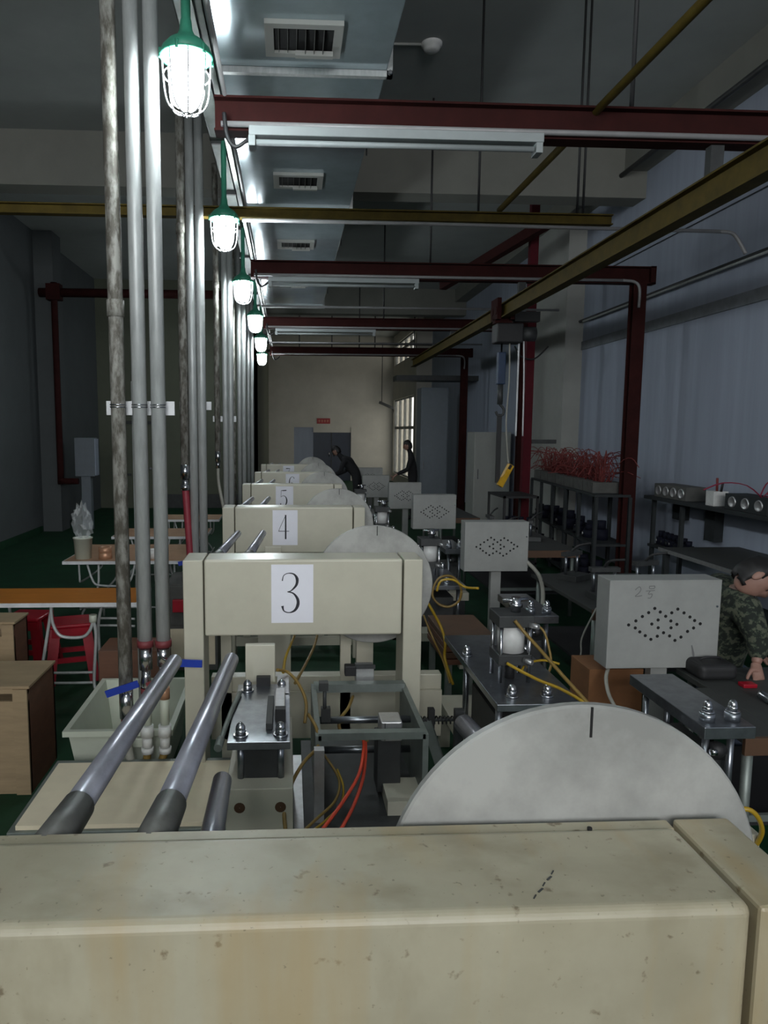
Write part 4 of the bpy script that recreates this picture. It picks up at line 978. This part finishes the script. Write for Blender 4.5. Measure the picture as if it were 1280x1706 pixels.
# ------------------------------------------------------------------ hoist
h = thing('chain_hoist', 'electric chain hoist with red trolley hanging from the yellow crane rail', 'hoist', (2.69, 9.0, 0))
tr_ = MB(); tr_.box(-.11, -.06, -.14, .14, 3.34, 3.60); tr_.box(.06, .11, -.14, .14, 3.34, 3.60); tr_.box(-.11, .11, -.05, .05, 3.30, 3.36)
for sx in (-1, 1):
    for sy in (-1, 1): tr_.cyl((sx*.05, sy*.08, 3.45), (sx*.12, sy*.08, 3.45), .05, n=14)
tr_.build('trolley', 'red_beam', h)
MB().box(-.10, .24, -.12, .12, 3.06, 3.30, .02).build('motor_housing', 'black_rubber', h)
MB().cyl((.24, 0, 3.18), (.42, 0, 3.18), .09, n=18).build('motor_end', 'dark_steel', h)
MB().box(.14, .46, -.06, .06, 3.33, 3.45).build('control_cabinet', 'black_rubber', h)
MB().cyl((.0, 0, 3.06), (.0, 0, 2.55), .012, n=8).build('load_chain', 'chrome', h)
MB().box(-.05, .05, -.04, .04, 2.55, 2.95, .01).build('chain_bag', 'rope_blue', h)
hk = MB(); hk.cyl((0, 0, 2.30), (0, 0, 2.55), .035, n=12); hk.tube([(0, 0, 2.3), (.05, 0, 2.24), (.04, 0, 2.17), (-.02, 0, 2.16), (-.05, 0, 2.21)], .016)
hk.build('hook_block', 'dark_steel', h)
MB().box(-.03, .03, -.01, .01, 1.3, 2.18).build('sling', 'black_rubber', h)
cabl = MB(); cabl.tube([(.10, 0, 3.06), (.11, 0, 2.6), (.09, 0, 2.1), (.12, 0, 1.7), (.14, 0, 1.55)], .010, sub=5); cabl.build('pendant_cable', 'grey_hose', h)
MB().obox((.17, 0, 1.53), (.02, -.03, 1.26), .06, .07).build('pendant_control', 'pendant_yellow', h)
pb = MB(); pb.obox((.16, -.04, 1.53), (.13, -.045, 1.48), .03, .03); pb.build('pendant_button', 'black_rubber', h)
for k, dx in enumerate((.22, .28)):
    tag(MB().tube([(2.69+dx, 9.0, 3.1), (2.69+dx+.02*k, 9.0, 2.6), (2.69+dx+.03*k, 9.0, 1.9)], .010 if k else .012).build('hanging_cable', 'white_metal'), ['straight white cable hanging beside the blue chain bag', 'bowed white cable next to the slim red post'][k], 'cable', 'white hanging cables')
tag(MB().tube([(3.3, 10.4, 3.2), (3.4, 10.4, 3.05), (3.6, 10.4, 3.02), (3.8, 10.4, 3.2)], .012).build('power_cable', 'black_rubber'), 'black cable sagging across the top of the slim red post', 'cable')

# ------------------------------------------------------------------ far end things
sg = thing('wall_sign', 'small red sign above the far door', 'sign', (1.11, YE-.02, 2.24))
MB().box(0, .52, 0, .015, 0, .21).build('sign_plate', 'sign_red', sg)
tx = MB()
for k in range(4): tx.box(.06+k*.11, .13+k*.11, -.003, 0, .09, .13); tx.box(.085+k*.11, .105+k*.11, -.003, 0, .05, .16)
tx.build('sign_lettering', 'sign_text', sg)
fn = thing('wall_fan', 'dark wall bracket with a cable on the far wall beside the window', 'bracket', (0, 0, 0))
p = A(632, 670, 27.6); q = A(655, 680, 27.6)
MB().obox(p, q, .08, .10).build('arm', 'dark_steel', fn); MB().obox(q, A(657, 690, 27.95), .05, .06).build('stay', 'dark_steel', fn); MB().cyl(p+Vector((.1, 0, 0)), Vector((p.x+.1, p.y, 5.3)), .015, n=6).build('cable', 'dark_steel', fn)
tag(MB().box(2.6, XR, 17.2, 17.8, 3.18, 3.3).build('steel_girder', 'dark_steel'), 'dark girder stub over the pale blue-grey cabinet', 'beam')
hn = thing('pipe_rack', 'dark hanging pipe rack crossing near the far end under the ceiling', 'pipe rack', (0, 20, 4.15))
for z in (0, .22): MB().cyl((-.6, 0, z), (4.0, 0, z), .035, n=8).build('pipe', 'dark_steel', hn)
for x in (.3, 1.2, 2.4, 3.5): MB().box(x-.015, x+.015, -.015, .015, 0, ZC-4.15).build('hanger', 'dark_steel', hn)

# ------------------------------------------------------------------ left bay
fp = thing('fire_pipe', 'dark red fire pipe running down the pillar at the left', 'pipe', (0, 0, 0))
MB().tube([(-4.33, 13.7, 4.45), (-4.33, 13.7, 4.40), (-4.33, 13.7, 1.2), (-4.33, 13.7, 1.05), (-4.27, 13.7, .98), (-4.0, 13.7, .98)], .06, n=10, sub=3).build('riser', 'red_beam', fp)
MB().cyl((-4.6, 13.7, 4.47), (-1.2, 13.7, 4.47), .08, n=12).build('main_pipe', 'red_beam', fp)
MB().box(-4.45, -4.2, 13.6, 13.8, 4.33, 4.62).build('valve_body', 'red_beam', fp)
pn = thing('wall_cabinet', 'grey wall cabinet beside the dark doorway at the left', 'cabinet', (-4.15, 14.0, 1.05))
MB().box(0, .38, 0, .25, 0, .75, .01).build('cabinet_body', 'cabinet_grey', pn); MB().box(.37, .40, .02, .24, .02, .73).build('side_door', 'wall_blue', pn)
MB().box(.1, .28, .05, .2, -1.05, 0).build('pedestal', 'cabinet_grey', pn)
pp = thing('floor_post', 'thin dark post standing in the dark left bay', 'post', (-3.55, 15.5, 0))
MB().cyl((0, 0, 0), (0, 0, 1.0), .03).build('post_shaft', 'dark_steel', pp); MB().box(-.15, .15, -.03, .03, .97, 1.02).build('post_head', 'dark_steel', pp)
def folding_table(x0, x1, y0, y1, topm, label, z=.75, frame=True):
    t = thing('folding_table', label, 'table', (x0, y0, 0), group='folding tables')
    L, D = x1-x0, y1-y0
    MB().box(0, L, .0, D, z-.02, z, .003).build('table_top', topm, t)
    e = MB(); e.box(-.006, L+.006, -.008, 0, z-.028, z+.001); e.box(-.006, 0, 0, D, z-.028, z+.001); e.box(L, L+.006, 0, D, z-.028, z+.001); e.build('edge_band', 'white_metal', t)
    for s, x in ((1, .12), (-1, L-.12)):
        if not frame: break
        for y in (.08, D-.08):
            MB().tube([(x+s*.18, y, z-.02), (x+s*.16, y, .45), (x+s*.02, y, .25), (x, y, 0)], .011, sub=3).build('leg', 'galvanized', t)
        MB().tube([(x+.0, .08, z-.02), (x, .09, z-.16), (x, .16, z-.22), (x, D-.16, z-.22), (x, D-.09, z-.16), (x, D-.08, z-.02)], .010, sub=3).build('brace_hoop', 'galvanized', t)
        MB().cyl((x, .08, .28), (x, D-.08, .28), .009, n=8).build('stretcher', 'galvanized', t)
    if not frame: return t
    MB().tube([(.2, .06, z-.03), (.25, .06, z-.2), (.32, .06, z-.24), (.52, .06, z-.24), (.60, .06, z-.18), (.64, .06, z-.03)], .011, sub=3).build('front_hoop', 'galvanized', t)
    MB().cyl((.12, .06, .30), (L-.12, .06, .30), .009, n=8).build('long_stretcher', 'galvanized', t)
    return t
ft = folding_table(-2.75, -1.06, 4.92, 5.40, 'table_orange', 'folding table with glossy orange top at the left edge', frame=False)
def ftube(name, pts, r=.012, m='galvanized', sub=4):
    MB().tube([A(*p)-Vector((-2.75, 4.92, 0)) for p in pts], r, sub=sub).build(name, m, ft)
ftube('brace_hoop', [(85, 1008, 5.0), (87, 1035, 5.0), (97, 1056, 5.0), (112, 1062, 5.0), (138, 1061, 5.0), (150, 1050, 5.0), (155, 1034, 5.0)])
ftube('leg', [(86, 1012, 5.02), (80, 1050, 5.02), (70, 1115, 5.02), (62, 1175, 5.02)]); ftube('leg', [(156, 1034, 5.0), (160, 1060, 5.0), (157, 1130, 4.98), (160, 1150, 4.96), (168, 1172, 4.95), (172, 1186, 4.95)])
ftube('leg', [(170, 1008, 5.3), (164, 1040, 5.3), (166, 1090, 5.3), (168, 1158, 5.3)]); ftube('leg', [(15, 1008, 5.3), (20, 1050, 5.3), (18, 1100, 5.3), (16, 1158, 5.3)])
ftube('stretcher', [(72, 1121, 5.0), (110, 1121, 5.0), (157, 1120, 5.0)], .010); ftube('stretcher', [(68, 1138, 5.0), (110, 1138, 5.0), (158, 1137, 5.0)], .010)
ftube('stretcher', [(164, 1030, 5.3), (200, 1030, 5.3), (225, 1031, 5.3)], .009); ftube('stretcher', [(164, 1042, 5.3), (200, 1042, 5.3), (225, 1043, 5.3)], .009)
ftube('joint', [(155, 1024, 5.0), (155, 1036, 5.0)], .028, 'cream_plastic', 1)
folding_table(-2.07, -.95, 6.52, 7.5, 'table_pink', 'folding table carrying the white bucket')
folding_table(-2.0, -.95, 8.05, 8.75, 'table_pink', 'pale folding table just behind the bucket table')
folding_table(-1.75, -.95, 9.6, 10.2, 'table_pink', 'farthest folding table behind the near pipes')
bk = thing('bucket', 'cream plastic bucket holding a crumpled clear bag', 'bucket', (-1.93, 6.68, .75))
MB().lathe([(.001, 0), (.072, 0), (.085, .19), (.09, .19), (.09, .20), (.082, .20), (.07, .01), (.001, .01)], n=24).build('bucket_body', 'cream_plastic', bk)
bg_ = bmesh.new(); bmesh.ops.create_uvsphere(bg_, u_segments=18, v_segments=14, radius=1)
for v_ in bg_.verts:
    k = 1+.35*math.sin(v_.co.x*9+v_.co.z*5)*math.sin(v_.co.y*8+v_.co.z*11)
    v_.co = Vector((v_.co.x*.085*k, v_.co.y*.08*k, .33+v_.co.z*.17*k))
MB().bm(bg_, False).build('clear_bag', 'clear_film', bk)
cr = thing('copper_roll', 'copper coloured roll on the table beside the bucket', 'roll', (-1.72, 6.66, .75))
MB().lathe([(.03, 0), (.062, 0), (.062, .045), (.058, .05), (.058, .06), (.062, .065), (.062, .11), (.03, .11), (.03, 0)], n=24).build('wound_strip', 'copper', cr)
cu = thing('cup', 'small white cup on the bucket table behind the near pipes', 'cup', (-1.28, 6.66, .75))
MB().lathe([(.001, 0), (.028, 0), (.036, .09), (.033, .09), (.026, .006), (.001, .006)], n=18).build('cup_body', 'white_plastic', cu)
def red_stool(loc, rz, label):
    s = thing('plastic_stool', label, 'stool', loc, rz, group='red plastic stools')
    MB().box(-.15, .15, -.15, .15, .43, .46, .012).build('seat', 'red_plastic', s)
    for sx in (-1, 1):
        for sy in (-1, 1):
            MB().obox((sx*.11, sy*.11, .44), (sx*.165, sy*.165, 0), .075, .05).build('leg', 'red_plastic', s)
    MB().box(-.14, .14, -.145, -.125, .36, .43).build('apron', 'red_plastic', s); MB().box(-.14, .14, .125, .145, .36, .43).build('apron', 'red_plastic', s)
    rg = MB(); rg.box(-.145, .145, -.15, -.13, .16, .20); rg.box(-.145, .145, .13, .15, .16, .20); rg.box(-.15, -.13, -.145, .145, .16, .20); rg.box(.13, .15, -.145, .145, .16, .20); rg.build('ring_brace', 'red_plastic', s)
red_stool((-1.72, 5.55, 0), .3, 'red plastic stool under the orange table, right one')
red_stool((-2.12, 5.75, 0), -.1, 'red plastic stool under the orange table, left one behind the crate')
def crate(loc, rz, w_, d_, h_, label):
    c = thing('plywood_crate', label, 'crate', loc, rz, group='plywood crates')
    MB().box(-w_, 0, 0, .018, 0, h_*.86).build('front_board', 'plywood', c)
    MB().box(-w_, -.0, 0, .018, h_*.93, h_-.015).build('top_front_rail', 'plywood', c)
    MB().box(-.02, 0, 0, d_, 0, h_-.015).build('side_board', 'plywood_dark', c); MB().box(-w_, -w_+.02, 0, d_, 0, h_-.015).build('side_board', 'plywood_dark', c)
    MB().box(-w_, 0, d_-.018, d_, 0, h_-.015).build('back_board', 'plywood', c)
    MB().box(-w_-.01, .01, -.005, d_+.005, h_-.015, h_, .002).build('lid', 'plywood', c)
    MB().box(-.075, -.0, -.014, 0, 0, h_-.016).build('corner_batten', 'plywood', c)
    MB().box(-w_+.03, -.03, .02, d_-.02, 0, .02).build('bottom_board', 'plywood', c)
    return c
crate((-1.385, 3.70, 0), .0, .8, .42, .60, 'nearest plywood crate with dark brown side at the left edge')
crate((-1.80, 4.62, 0), .0, .7, .24, .70, 'taller plywood crate behind the near crate at the left edge')
cart = thing('pallet_cart', 'grey low pallet cart under the cream board', 'cart', (-1.2, 2.9, 0))
MB().box(0, .98, 0, .12, .10, .23, .003).build('front_rail', 'green_grey_steel', cart); MB().box(0, .98, .55, .67, .10, .23, .003).build('rear_rail', 'green_grey_steel', cart)
MB().box(0, .98, 0.0, .67, .225, .245, .002).build('deck', 'green_grey_steel', cart)
for x in (.08, .9):
    for y in (.06, .6): MB().cyl((x-.02, y, .05), (x+.02, y, .05), .05, n=14).build('wheel', 'black_rubber', cart)
tag(MB().box(-1.17, -.24, 2.92, 3.5, .245, .265, .001).build('card_sheet', 'cardboard'), 'cream board lying on the low cart below the left roller', 'board')
bn = thing('plastic_bin', 'pale plastic bin behind the cream board at the foot of the pipes', 'bin', (-.66, 4.10, 0))
b = MB(); X0, X1, Y0, Y1 = -.52, .02, -.42, .36
def ring(s, z): return [(X0+s, Y0+s, z), (X1-s, Y0+s, z), (X1-s, Y1-s, z), (X0+s, Y1-s, z)]
R_ = [ring(-.02, .33), ring(-.02, .36), ring(.01, .36), ring(.06, .02), ring(.05, .0), ring(.005, .33)]
vs = [p for rr in R_ for p in rr]; fs = []
for j in range(5):
    for k in range(4): fs.append((j*4+k, j*4+(k+1) % 4, (j+1)*4+(k+1) % 4, (j+1)*4+k))
for k in range(4): fs.append((20+k, 20+(k+1) % 4, (k+1) % 4, k))
fs += [(12, 13, 14, 15), (19, 18, 17, 16)]
b.add(vs, fs); b.build('bin_shell', 'cream_plastic', bn)
MB().box(-.30, -.10, -.448, -.42, .27, .32, .004).build('bin_handle', 'cream_plastic', bn)
cbx = thing('brown_carton', 'brown carton standing behind the blue lever under the near pipes', 'carton', (-1.1, 4.55, 0))
MB().box(-.14, .28, 0, .3, 0, .52, .004).build('carton_body', 'plywood_dark', cbx); MB().box(-.14, .28, -.002, .0, .25, .27).build('tape', 'plywood', cbx)
tag(MB().box(-.93, -.84, 5.6, 5.64, .50, .60, .003).build('red_tag', 'red_plastic'), 'small red tag panel behind the pipes left of machine three', 'tag')
cp = thing('side_cabinet', 'grey cream cabinet behind the near pipes left of machine three', 'cabinet', (-1.0, 5.66, 0))
MB().box(0, .42, 0, .5, 0, .72, .004).build('cabinet_body', 'concrete_block', cp); MB().box(.02, .40, -.008, 0, .05, .35, .002).build('cabinet_door', 'cardboard', cp); MB().box(.02, .40, -.008, 0, .38, .70, .002).build('drawer_front', 'concrete_block', cp)
